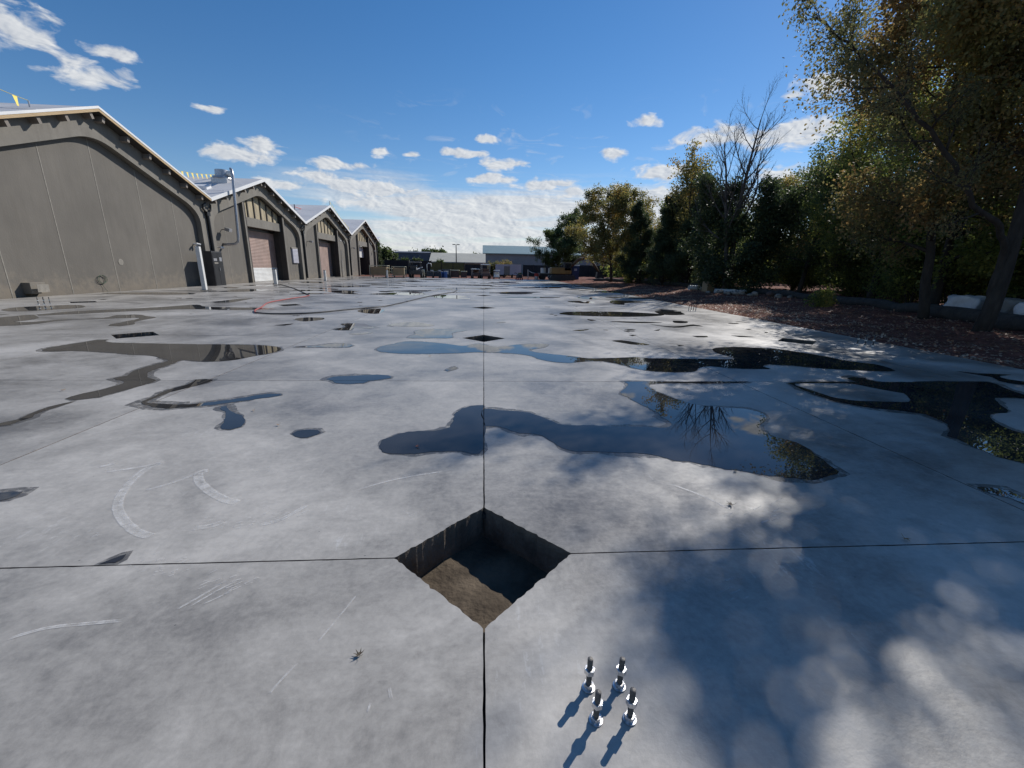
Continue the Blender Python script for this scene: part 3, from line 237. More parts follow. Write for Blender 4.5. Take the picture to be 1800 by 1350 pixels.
def leaf_mat(name,cols,trans=.45):
    m=bpy.data.materials.new(name); m.use_nodes=True; n,l,b=NG(m); out=n['Material Output']
    geo=n.new('ShaderNodeNewGeometry'); r=n.new('ShaderNodeValToRGB'); r.color_ramp.interpolation='LINEAR'
    e=r.color_ramp.elements; k=len(cols)
    for i,c in enumerate(cols):
        if i==0: x=e[0]; x.position=0
        elif i==1: x=e[1]; x.position=1/(k-1) if k>1 else 1
        else: x=e.new(i/(k-1))
        x.color=(*c,1)
    tcn=n.new('ShaderNodeTexCoord'); no=n.new('ShaderNodeTexNoise'); no.inputs['Scale'].default_value=.45; no.inputs['Detail'].default_value=3; l.new(tcn.outputs['Object'],no.inputs['Vector'])
    oi=n.new('ShaderNodeObjectInfo')
    a=n.new('ShaderNodeMath'); a.operation='MULTIPLY_ADD'; a.inputs[1].default_value=2.2; a.inputs[2].default_value=-.95; l.new(no.outputs['Fac'],a.inputs[0])
    b2=n.new('ShaderNodeMath'); b2.operation='MULTIPLY_ADD'; b2.inputs[1].default_value=.55; l.new(geo.outputs['Random Per Island'],b2.inputs[0]); l.new(a.outputs[0],b2.inputs[2])
    b3=n.new('ShaderNodeMath'); b3.operation='MULTIPLY_ADD'; b3.inputs[1].default_value=.25; b3.use_clamp=True; l.new(oi.outputs['Random'],b3.inputs[0]); l.new(b2.outputs[0],b3.inputs[2])
    l.new(b3.outputs[0],r.inputs[0]); l.new(r.outputs[0],b.inputs['Base Color']); b.inputs['Roughness'].default_value=.55; b.inputs['Specular IOR Level'].default_value=.22
    tr=n.new('ShaderNodeBsdfTranslucent'); hs_=n.new('ShaderNodeHueSaturation'); hs_.inputs['Value'].default_value=2.5; hs_.inputs['Saturation'].default_value=1.1; l.new(r.outputs[0],hs_.inputs['Color']); l.new(hs_.outputs[0],tr.inputs[0])
    mx_=n.new('ShaderNodeMixShader'); mx_.inputs[0].default_value=trans; l.new(b.outputs[0],mx_.inputs[1]); l.new(tr.outputs[0],mx_.inputs[2]); l.new(mx_.outputs[0],out.inputs[0])
    return m
MT=dict(
 floor=concrete_floor(), damp=None, scuff=scuff_mat(), water=water_mat(),
 joint=mat('joint_filler',(.03,.03,.03),rough=.9), pit=mat('pit_concrete',(.17,.135,.105),(.07,.056,.045),.85,4,8,.6,40), pitfloor=mat('pit_floor',(.14,.112,.082),(.07,.056,.042),.95,5,9,.6,30,spec=.1),
 stucco=mat('grey_stucco',(.158,.145,.125),(.115,.106,.092),.85,.6,10,.3,18,lo=.3,hi=.7,stretch=(1,1,.6)), band=mat('painted_frame',(.205,.19,.163),(.16,.148,.127),.8,.9,7,.2,20),
 seam=mat('wall_seam',(.28,.26,.225),(.20,.185,.16),.8,6), siding=mat('wood_siding',(.44,.37,.24),(.27,.225,.15),.75,1.3,8,.3,14,stretch=(1,3,.5)),
 batten_shade=mat('batten_and_reveal_shade',(.05,.045,.04),rough=.8), steel_dark=mat('dark_steel',(.035,.035,.038),(.022,.022,.025),.5,3), black=mat('black_paint',(.012,.012,.013),rough=.45),  # dark siding battens; same tone paints shade onto door reveals and jamb linings
 brown_door=mat('brown_door',(.36,.25,.21),(.28,.195,.165),.6,1.2,5), white_door=mat('white_door',(.72,.72,.70),(.6,.6,.58),.5,1.5), roofwhite=mat('white_roof',(.78,.78,.77),(.66,.66,.66),.55,.4),
 roofgrey=mat('grey_membrane',(.62,.62,.62),(.50,.50,.51),.7,.35,7), wood=mat('raw_plywood',(.52,.38,.21),(.36,.25,.13),.7,4,stretch=(1,.2,4)), darkwood=mat('soffit_shade_wood',(.045,.04,.035),rough=.8), rafterend=mat('rafter_end',(.24,.21,.18),rough=.8),
 galv=mat('galvanised_metal',(.48,.48,.49),(.36,.36,.38),.38,8,metal=.6), whitepaint=mat('white_paint',(.74,.74,.72),(.62,.62,.6),.45,2), red=mat('red_paint',(.55,.05,.03),(.45,.04,.03),.5), yellow=mat('yellow_plastic',(.80,.62,.06),(.7,.52,.05),.6), rope=mat('rope_yellow',(.6,.5,.12),rough=.8),
 zinc=mat('zinc_nut',(.70,.71,.73),(.30,.28,.25),.30,55,metal=1,bump=.15,lo=.3,hi=.5), rod=mat('black_rod',(.13,.125,.12),(.07,.065,.06),.5,60,metal=.4,bump=.2,bscale=300),
 rubber=mat('black_rubber',(.02,.02,.02),rough=.6), redhose=mat('red_hose',(.42,.10,.09),(.3,.07,.06),.5,1.2), blackhose=mat('black_hose',(.02,.02,.022),rough=.45),
 grey=mat('grey_wall',(.29,.29,.30),(.25,.25,.262),.75,.4), greenroof=mat('green_metal_roof',(.22,.29,.27),(.19,.25,.235),.45,.3), beige=mat('beige_roof',(.56,.53,.44),(.48,.46,.39),.7,.5), beigewall=mat('beige_wall',(.26,.25,.22),rough=.8), navy=mat('slate_wall',(.10,.115,.15),(.08,.09,.12),.7,.4),
 screen=mat('dark_screen',(.03,.035,.04),(.018,.02,.024),.8,.8), olive=mat('olive_screen',(.16,.16,.05),(.10,.10,.04),.8,.7), tan=mat('tan_board',(.33,.24,.14),(.26,.19,.11),.75,1.5), machine=mat('dark_machine',(.04,.04,.045),(.02,.02,.022),.5,4), cream=mat('cream_paint',(.62,.58,.42),rough=.5), blue=mat('navy_plastic',(.03,.06,.16),(.02,.04,.11),.45,2), bluepl=mat('blue_plastic',(.04,.12,.35),rough=.4),
 excav=mat('excavator_yellow',(.30,.17,.05),(.2,.12,.04),.5,1.5), excbrown=mat('weathered_boom',(.16,.10,.05),(.10,.065,.035),.6,2), glass=mat('dark_glass',(.02,.025,.03),rough=.08,spec=.8), brown=mat('brown_cart',(.14,.085,.07),(.10,.06,.05),.7), trailerwhite=mat('trailer_white',(.50,.50,.56),(.44,.44,.5),.5,1), redplant=mat('red_leaf_pile',(.18,.07,.05),(.10,.04,.03),.9,3),
 bark=mat('bark',(.045,.038,.031),(.02,.017,.014),.95,9,6,.9,30,stretch=(1,1,.25)), deadbark=mat('grey_bark',(.10,.09,.08),(.06,.052,.045),.95,9,6,.6,30),
 fabricwhite=mat('white_fabric',(.62,.62,.63),(.48,.48,.5),.8,3,6,.7,9), fabricgrey=mat('grey_fabric',(.24,.23,.21),(.17,.16,.15),.85,3,6,.7,9), sock=mat('silt_sock',(.060,.054,.048),(.03,.028,.026),.95,5,7,.9,22), stone=mat('field_stone',(.30,.27,.23),(.17,.15,.13),.9,6,6,.8,20), dryleaf=mat('dry_leaf',(.38,.24,.10),(.22,.12,.05),.7,20), redleaf=mat('red_dry_leaf',(.42,.13,.06),(.3,.09,.04),.7,20), darkleaf=mat('dark_dry_leaf',(.12,.10,.06),(.07,.05,.035),.7,20),
)
def weathered(m,amt=.35):
    n,l,b=NG(m); src=b.inputs['Base Color'].links[0].from_socket
    tcn=n.new('ShaderNodeTexCoord'); mp=n.new('ShaderNodeMapping'); mp.inputs['Scale'].default_value=(1,3.2,.16); l.new(tcn.outputs['Object'],mp.inputs[0])
    x=n.new('ShaderNodeTexNoise'); x.inputs['Scale'].default_value=1.6; x.inputs['Detail'].default_value=8; x.inputs['Roughness'].default_value=.7; l.new(mp.outputs[0],x.inputs['Vector'])
    r=n.new('ShaderNodeMapRange'); r.inputs[1].default_value=.48; r.inputs[2].default_value=.72; r.inputs[3].default_value=0; r.inputs[4].default_value=amt; l.new(x.outputs['Fac'],r.inputs[0])
    m1=n.new('ShaderNodeMix'); m1.data_type='RGBA'; m1.inputs[7].default_value=(.10,.088,.074,1); l.new(r.outputs[0],m1.inputs[0]); l.new(src,m1.inputs[6])
    sp=n.new('ShaderNodeSeparateXYZ'); l.new(tcn.outputs['Object'],sp.inputs[0]); y=n.new('ShaderNodeTexNoise'); y.inputs['Scale'].default_value=2.6; y.inputs['Detail'].default_value=9; y.inputs['Roughness'].default_value=.7; l.new(tcn.outputs['Object'],y.inputs['Vector'])
    z=n.new('ShaderNodeMath'); z.operation='MULTIPLY_ADD'; z.inputs[1].default_value=-3.2; l.new(y.outputs['Fac'],z.inputs[0]); l.new(sp.outputs[2],z.inputs[2])
    q=n.new('ShaderNodeMapRange'); q.inputs[1].default_value=-1.6; q.inputs[2].default_value=-.7; q.inputs[3].default_value=.6; q.inputs[4].default_value=0; l.new(z.outputs[0],q.inputs[0])
    m2=n.new('ShaderNodeMix'); m2.data_type='RGBA'; m2.inputs[7].default_value=(.235,.20,.155,1); l.new(q.outputs[0],m2.inputs[0]); l.new(m1.outputs[2],m2.inputs[6]); l.new(m2.outputs[2],b.inputs['Base Color'])
weathered(MT['stucco']); weathered(MT['band'],.45); weathered(MT['brown_door'],.25)
LF=dict(
 dark=leaf_mat('leaf_dark',[(0.041,0.057,0.030),(0.061,0.084,0.035),(0.088,0.105,0.038)],.35),
 green=leaf_mat('leaf_green',[(0.043,0.061,0.027),(0.078,0.101,0.036),(0.128,0.149,0.047),(0.216,0.209,0.061)],.5),
 olive=leaf_mat('leaf_olive',[(0.061,0.068,0.035),(0.101,0.105,0.043),(0.149,0.135,0.051),(0.203,0.142,0.054)],.45),
 yellow=leaf_mat('leaf_yellow',[(0.061,0.081,0.032),(0.108,0.128,0.041),(0.189,0.189,0.054),(0.270,0.209,0.068)],.5),
 rust=leaf_mat('leaf_rust',[(.05,.058,.03),(.085,.088,.042),(.135,.115,.052),(.20,.13,.06)],.48),
 cedar=leaf_mat('leaf_cedar',[(0.030,0.043,0.024),(0.047,0.065,0.030),(0.074,0.088,0.038)],.25),
)
# ---------------------------------------------------------------- ground
SX0,SX1,SY0,SY1=-18.86,9.72,-7.62,60.96
PITCH=3.81; GAP=.0045
def gz(x,y):
    """height of the soil"""
    if x<=SX1+.01 and x>=SX0-30 and y<=SY1+.01: return -.55
    h=-.05
    if x>SX1:
        t=min(1,max(0,(x-SX1)/7)); h=-.035+.32*t*t*(3-2*t)
        t2=min(1,max(0,(x-17)/25)); h+=.5*t2
        if y>62: h*=max(.2,1-(y-62)/30)
        k=min(1,(x-SX1)/.6)
        h+=k*(.05*math.sin(x*1.9+y*.6)*math.sin(y*1.15+1)+.025*math.sin(x*4.1-y*2.7)+.012*math.sin(x*9.1+y*7.7))
    return h
def soil_mat():
    m=bpy.data.materials.new('soil_with_leaf_litter'); m.use_nodes=True; n,l,b=NG(m); b.inputs['Roughness'].default_value=.95; b.inputs['Specular IOR Level'].default_value=.2
    tcn=n.new('ShaderNodeTexCoord')
    def no(sc,det,ro):
        x=n.new('ShaderNodeTexNoise'); x.inputs['Scale'].default_value=sc; x.inputs['Detail'].default_value=det; x.inputs['Roughness'].default_value=ro; l.new(tcn.outputs['Object'],x.inputs['Vector']); return x.outputs['Fac']
    r=n.new('ShaderNodeValToRGB'); e=r.color_ramp.elements; e[0].position=.3; e[0].color=(.075,.028,.020,1); e[1].position=.72; e[1].color=(.27,.115,.075,1); x=e.new(.5); x.color=(.155,.060,.042,1)
    l.new(no(2.2,9,.72),r.inputs[0]); l.new(r.outputs[0],b.inputs['Base Color'])
    bp=n.new('ShaderNodeBump'); bp.inputs['Strength'].default_value=.9; bp.inputs['Distance'].default_value=.05; l.new(no(9,8,.75),bp.inputs['Height']); l.new(bp.outputs[0],b.inputs['Normal'])
    return m
soil=soil_mat()
def axis(lo,hi,step,far):
    a=list(np.arange(lo,hi,step)); return a
xs=[-2500,-900,-300,-120,-60,-30]+[SX0-.02]+[0]+[SX1,SX1+.03]+list(np.arange(SX1+.4,26,.32))+list(np.arange(26,60,2.5))+[80,120,200,400,900,2500]
ys=[-600,-200,-60,-20]+list(np.arange(-8,60.5,.6))+[SY1,SY1+.03]+list(np.arange(62,80,1.5))+[90,120,160,240,500,1200,2600]
V=[];F_=[]
for y in ys:
    for x in xs: V.append((x,y,gz(x,y)))
nx=len(xs)
for j in range(len(ys)-1):
    for i in range(nx-1): F_.append((j*nx+i,j*nx+i+1,(j+1)*nx+i+1,(j+1)*nx+i))
g=MB(); g.add(V,F_); go=g.build('ground',soil,smooth=True); tag(go,kind='structure')
# ---------------------------------------------------------------- concrete slab: sawn panels with diamond openings at every second crossing
HD=.502
def holeat(i,j): return i%2==0 and j%2==0 and -4<=i<=2 and 0<=j<=14
slab=bmesh.new()
ii=list(range(-5,3)); jj=list(range(-2,16))
for i in ii:
    for j in jj:
        x0=max(i*PITCH,SX0); x1=min((i+1)*PITCH,SX1); y0=j*PITCH; y1=(j+1)*PITCH
        gx0=x0+GAP if x0>SX0 else x0; gx1=x1-GAP if x1<SX1 else x1; gy0=y0+GAP; gy1=y1-GAP
        pts=[]
        def corner(cx,cy,sx,sy,ci,cj,rev):
            if holeat(ci,cj):
                n_=30; seq=[]
                for k in range(n_+1):
                    t=k/n_; px=cx+sx*max(GAP,HD*t); py=cy+sy*max(GAP,HD*(1-t))
                    jt=0 if k in(0,n_) else rnd.uniform(-.003,.003)+(rnd.uniform(.002,.007) if rnd.random()<.12 else 0)
                    seq.append((px+sx*jt,py+sy*jt))
                return seq[::-1] if rev else seq
            return [(cx+sx*GAP,cy+sy*GAP)]
        def c2(cx,cy,sx,sy,ci,cj,rev,atx,aty):
            r_=corner(cx,cy,sx,sy,ci,cj,rev)
            return r_ if len(r_)>1 else [(atx,aty)]
        pts+=c2(x0,y0,1,1,i,j,False,gx0,gy0) if x0>SX0 else [(gx0,gy0)]
        pts+=c2((i+1)*PITCH,y0,-1,1,i+1,j,True,gx1,gy0) if x1<SX1 else [(gx1,gy0)]
        pts+=c2((i+1)*PITCH,y1,-1,-1,i+1,j+1,False,gx1,gy1) if x1<SX1 else [(gx1,gy1)]
        pts+=c2(x0,y1,1,-1,i,j+1,True,gx0,gy1) if x0>SX0 else [(gx0,gy1)]
        # rough chipped saw edges: subdivide long sides near the camera
        out=[]
        m_=len(pts)
        for k in range(m_):
            a=pts[k]; b_=pts[(k+1)%m_]; out.append(a)
            ln=math.dist(a,b_)
            if ln>1 and j<2 and abs(i)<2:
                q=int(ln/.06)
                for s_ in range(1,q):
                    t=s_/q; jx=rnd.uniform(-.0022,.0016) if rnd.random()<.6 else 0
                    dx,dy=(b_[0]-a[0])/ln,(b_[1]-a[1])/ln
                    out.append((a[0]+dx*ln*t-dy*jx*-1,a[1]+dy*ln*t+dx*jx*-1))
        vs_=[slab.verts.new((p[0],p[1],0)) for p in out]
        f=slab.faces.new(vs_)
slab.normal_update()
for f in slab.faces:
    if f.normal.z<0: f.normal_flip()
bmesh.ops.triangulate(slab,faces=slab.faces[:],ngon_method='EAR_CLIP')
bedges=[e for e in slab.edges if e.is_boundary]
ex=bmesh.ops.extrude_edge_only(slab,edges=bedges)
bmesh.ops.translate(slab,vec=(0,0,-.19),verts=[v for v in ex['geom'] if isinstance(v,bmesh.types.BMVert)])
me=bpy.data.meshes.new('concrete_slab'); slab.to_mesh(me); slab.free(); me.materials.append(MT['floor']); me.materials.append(MT['pit'])
for p in me.polygons:
    if abs(p.normal.z)<.5: p.material_index=1
sl=bpy.data.objects.new('concrete_slab',me); COL.objects.link(sl); tag(sl,kind='structure')
# filler under the saw cuts
mb=MB()
for i in range(-4,3):
    x=i*PITCH
    if x<SX1-.1: 
        ysr=[SY0]+[v for j in range(0,16,2) if holeat(i,j) for v in (j*PITCH-HD+.02,j*PITCH+HD-.02)]+[SY1]
        for a,b_ in zip(ysr[::2],ysr[1::2]): mb.box((x,(a+b_)/2,-.06),(.05,b_-a,.04))
for j in range(-1,16):
    y=j*PITCH
    xsr=[SX0]+[v for i in range(-4,3) if holeat(i,j) for v in (i*PITCH-HD+.02,i*PITCH+HD-.02)]+[SX1]
    for a,b_ in zip(xsr[::2],xsr[1::2]): mb.box(((a+b_)/2,y,-.063),(b_-a,.05,.04))
tag(mb.build('joint_filler',MT['joint']),kind='structure')
# pits
for i in (-4,-2,0,2):
    for j in range(0,16,2):
        if not holeat(i,j): continue
        cx,cy=i*PITCH,j*PITCH; D=.30 if (i,j)==(0,0) else .30
        b=MB(); h=HD+.012
        ring=[(h,0),(0,h),(-h,0),(0,-h)]
        for k in range(4):
            a=ring[k]; c=ring[(k+1)%4]
            oa=(a[0]*1.1,a[1]*1.1); oc=(c[0]*1.1,c[1]*1.1)
            b.add([(cx+a[0],cy+a[1],-.012),(cx+c[0],cy+c[1],-.012),(cx+c[0],cy+c[1],-.5),(cx+a[0],cy+a[1],-.5)],[(0,1,2,3)])
        tag(b.build('pit_wall',MT['pit'],fixn=False),kind='structure')
        b=MB(); n_=14
        if (i,j)!=(0,0): n_=2
        P=[]
        for u in range(n_+1):
            for v in range(n_+1):
                a=u/n_; c=v/n_
                x=cx+h*(a-c); y=cy+h*(a+c-1)
                P.append((x,y,-.235+(.012*math.sin(9*a+3*c)*math.cos(7*c)+rnd.uniform(-.003,.003) if n_>2 else 0)))
        b.add(P,[(u*(n_+1)+v,(u+1)*(n_+1)+v,(u+1)*(n_+1)+v+1,u*(n_+1)+v+1) for u in range(n_) for v in range(n_)])
        tag(b.build('pit_floor',MT['pitfloor'],smooth=True),kind='structure')
# ---------------------------------------------------------------- puddles
def damp_mat():
    m=bpy.data.materials.new('damp_concrete'); m.use_nodes=True; n,l,b=NG(m); b.inputs['Base Color'].default_value=(.11,.105,.10,1); b.inputs['Roughness'].default_value=.3
    tcn=n.new('ShaderNodeTexCoord'); x=n.new('ShaderNodeTexNoise'); x.inputs['Scale'].default_value=9; x.inputs['Detail'].default_value=9; x.inputs['Roughness'].default_value=.75; l.new(tcn.outputs['Object'],x.inputs['Vector'])
    a=n.new('ShaderNodeMapRange'); a.inputs[1].default_value=.38; a.inputs[2].default_value=.56; a.inputs[4].default_value=.8; l.new(x.outputs['Fac'],a.inputs[0]); l.new(a.outputs[0],b.inputs['Alpha']); return m
MT['damp']=damp_mat()
def smooth_loop(pts,jit=.006,seed=0):
    r_=random.Random(seed); n_=len(pts); out=[]
    for k in range(n_):
        p0,p1,p2,p3=[Vector(pts[(k+q)%n_]) for q in (-1,0,1,2)]
        ln=(p2-p1).length; dist=max(1.5,(p1-Vector((0,-2.04))).length)
        m_=max(1,min(14,int(ln/(.012*dist))))
        for s_ in range(m_):
            t=s_/m_
            c=.5*((2*p1)+(-p0+p2)*t+(2*p0-5*p1+4*p2-p3)*t*t+(-p0+3*p1-3*p2+p3)*t**3)
            out.append((c.x+r_.gauss(0,jit)+jit*1.6*math.sin(len(out)*.9+seed),c.y+r_.gauss(0,jit)+jit*1.3*math.sin(len(out)*.63+2*seed)))
    return out
def grow(l,seed,wd):
    r_=random.Random(seed); n_=len(l); ar=sum(l[k][0]*l[(k+1)%n_][1]-l[(k+1)%n_][0]*l[k][1] for k in range(n_)); sg=1 if ar>0 else -1; o=[]; ph=r_.uniform(0,6)
    for k in range(n_):
        a=Vector(l[k-2]); b_=Vector(l[(k+2)%n_]); d=(b_-a); d=d.normalized() if d.length>1e-6 else Vector((1,0)); q=wd*(.9+.6*math.sin(k*.21+ph)+.5*math.sin(k*.53))+r_.gauss(0,wd*.25); q=max(.1*wd,q); o.append((l[k][0]+d.y*sg*q,l[k][1]-d.x*sg*q))
    return o
def puddle(outer,holes,seed,z=.0035,jit=.006,mt='water',gr=0):
    lo=[smooth_loop(outer,jit,seed)]
    if gr: lo[0]=grow(lo[0],seed,gr)
    lo=lo+[smooth_loop(h_,jit,seed+99) for h_ in holes]
    tri=geometry.tessellate_polygon([[Vector((p[0],p[1],0)) for p in l] for l in lo]); P=[p for l in lo for p in l]
    bm=bmesh.new(); vs_=[bm.verts.new((p[0],p[1],0)) for p in P]
    for t in tri:
        try: bm.faces.new([vs_[q] for q in t])
        except ValueError: pass
    bm.normal_update()
    for f in bm.faces:
        if f.normal.z<0: f.normal_flip()
    xs_=[v.co.x for v in bm.verts]; ys_=[v.co.y for v in bm.verts]
    for ax,lo_,hi_ in ((0,min(xs_),max(xs_)),(1,min(ys_),max(ys_))):
        for k in range(math.ceil(lo_/PITCH),math.floor(hi_/PITCH)+1):
            c=k*PITCH
            for s_ in (-1,1):
                co=[0,0,0]; co[ax]=c+s_*GAP; no_=[0,0,0]; no_[ax]=1
                bmesh.ops.bisect_plane(bm,geom=bm.verts[:]+bm.edges[:]+bm.faces[:],plane_co=co,plane_no=no_,dist=1e-6)
            de=[f for f in bm.faces if abs(f.calc_center_median()[ax]-c)<GAP*.9]
            bmesh.ops.delete(bm,geom=de,context='FACES')
    # nothing floats over an opening or past the slab edge
    dl=[]
    for f in bm.faces:
        c=f.calc_center_median(); a=round(c.x/(2*PITCH))*2; b_=round(c.y/(2*PITCH))*2
        if holeat(a,b_) and abs(c.x-a*PITCH)+abs(c.y-b_*PITCH)<HD+.02: dl.append(f)
        elif c.x>SX1-.02 or c.x<SX0+.02: dl.append(f)
    bmesh.ops.delete(bm,geom=dl,context='FACES')
    bmesh.ops.delete(bm,geom=[v for v in bm.verts if not v.link_faces],context='VERTS')
    if not bm.faces: bm.free(); return
    me=bpy.data.meshes.new('puddle'); bm.to_mesh(me); bm.free(); me.materials.append(MT[mt])
    o=bpy.data.objects.new('puddle' if mt=='water' else 'damp_margin',me); COL.objects.link(o); o.location=(0,0,z); tag(o,kind='structure'); return o
for k,(o_,h_) in enumerate(PUDDLES):
    puddle(o_,h_,k)
    if k<17: puddle(o_,h_,k,z=.0014,mt='damp',gr=.03+.015*(k%3))
pr=random.Random(5)
def blob(cx,cy,ra,rb,rot,seed):
    r_=random.Random(seed); ph=[r_.uniform(0,6.3) for _ in range(5)]; P=[]
    for k in range(16):
        t=2*math.pi*k/16; q=1+.28*math.sin(2*t+ph[0])+.2*math.sin(3*t+ph[1])+.14*math.sin(5*t+ph[2])
        x=ra*q*math.cos(t); y=rb*q*math.sin(t); P.append((cx+x*math.cos(rot)-y*math.sin(rot),cy+x*math.sin(rot)+y*math.cos(rot)))
    return P
placed=[]
for k in range(260):
    y=pr.uniform(21,60); x=pr.uniform(-18,9.4)
    if x<-12 and y<24: continue
    ra=pr.uniform(.3,1.7)*(1+(y-20)/50); rb=ra*pr.uniform(.3,.8)
    if any(math.hypot(x-a,(y-b_))<(ra+c)*1.0 for a,b_,c in placed): continue
    placed.append((x,y,ra)); puddle(blob(x,y,ra,rb,pr.uniform(-.7,.7),k),[],k+500,jit=.01)
for k in range(40):
    y=pr.uniform(9,21); x=pr.uniform(-16,9.2); ra=pr.uniform(.04,.16)
    puddle(blob(x,y,ra,ra*.6,pr.uniform(-.7,.7),k+50),[],k+700,z=.0075,jit=.003)
# pale scuffs
sm=bmesh.new(); el_=sm.verts.layers.float.new('edge')
for pts,wd in SCUFFS:
    P=[]; n_=len(pts)
    for k in range(n_-1):
        p0=Vector(pts[max(k-1,0)]);p1=Vector(pts[k]);p2=Vector(pts[k+1]);p3=Vector(pts[min(k+2,n_-1)])
        for s_ in range(8):
            t=s_/8; P.append(.5*((2*p1)+(-p0+p2)*t+(2*p0-5*p1+4*p2-p3)*t*t+(-p0+3*p1-3*p2+p3)*t**3))
    P.append(Vector(pts[-1])); rows=[]
    for k,p in enumerate(P):
        d=(P[min(k+1,len(P)-1)]-P[max(k-1,0)]).normalized(); nn=Vector((-d.y,d.x)); fr=min(1,min(k,len(P)-1-k)/4+.15); row=[]
        for s_,e in ((-1,0),(-.55,.8),(0,.72),(.55,.8),(1,0)):
            q=p+nn*s_*wd*.5*(.7+.3*fr); v=sm.verts.new((q.x,q.y,.0022)); v[el_]=e*fr; row.append(v)
        rows.append(row)
    for a,b_ in zip(rows,rows[1:]):
        for q in range(4): sm.faces.new((a[q],a[q+1],b_[q+1],b_[q]))
me=bpy.data.meshes.new('dust_scuff'); sm.to_mesh(me); sm.free(); me.materials.append(MT['scuff']); o=bpy.data.objects.new('dust_scuff',me); COL.objects.link(o); tag(o,kind='structure')
# ---------------------------------------------------------------- warehouse bays
XF=-18.9; HB=7.85
def rake(y,zr,zv): return zr-(zr-zv)*abs(y)/HB
def arch(zr,zv,band=1.0,half=7.15,n=10):
    P=[(-half,-.3)]
    sl=(zr-zv)/HB
    def z(y): return zr-.18-band-sl*abs(y)
    # left haunch, quarter curve from the upright into the rafter
    y1=half-1.5; z1=z(y1); z0=z1-1.35
    P.append((-half,z0))
    for k in range(1,n):
        t=k/n; P.append((-(half*(1-t)**2+2*half*t*(1-t)+y1*t*t)+0,(z0*(1-t)**2+2*(z(half)+.05)*t*(1-t)+z1*t*t)))
    P.append((-y1,z1)); a=1.0
    for k in range(0,n+1):
        t=k/n; y=-a*(1-t)**2+0+a*t*t; zz=z(a)*(1-t)**2+2*z(0)*t*(1-t)+z(a)*t*t; P.append((y,zz))
    P+= [(-p[0],p[1]) for p in P[1:n+2][::-1]] if False else []
    right=[(-p[0],p[1]) for p in P[:n+2]][::-1]
    return P+right
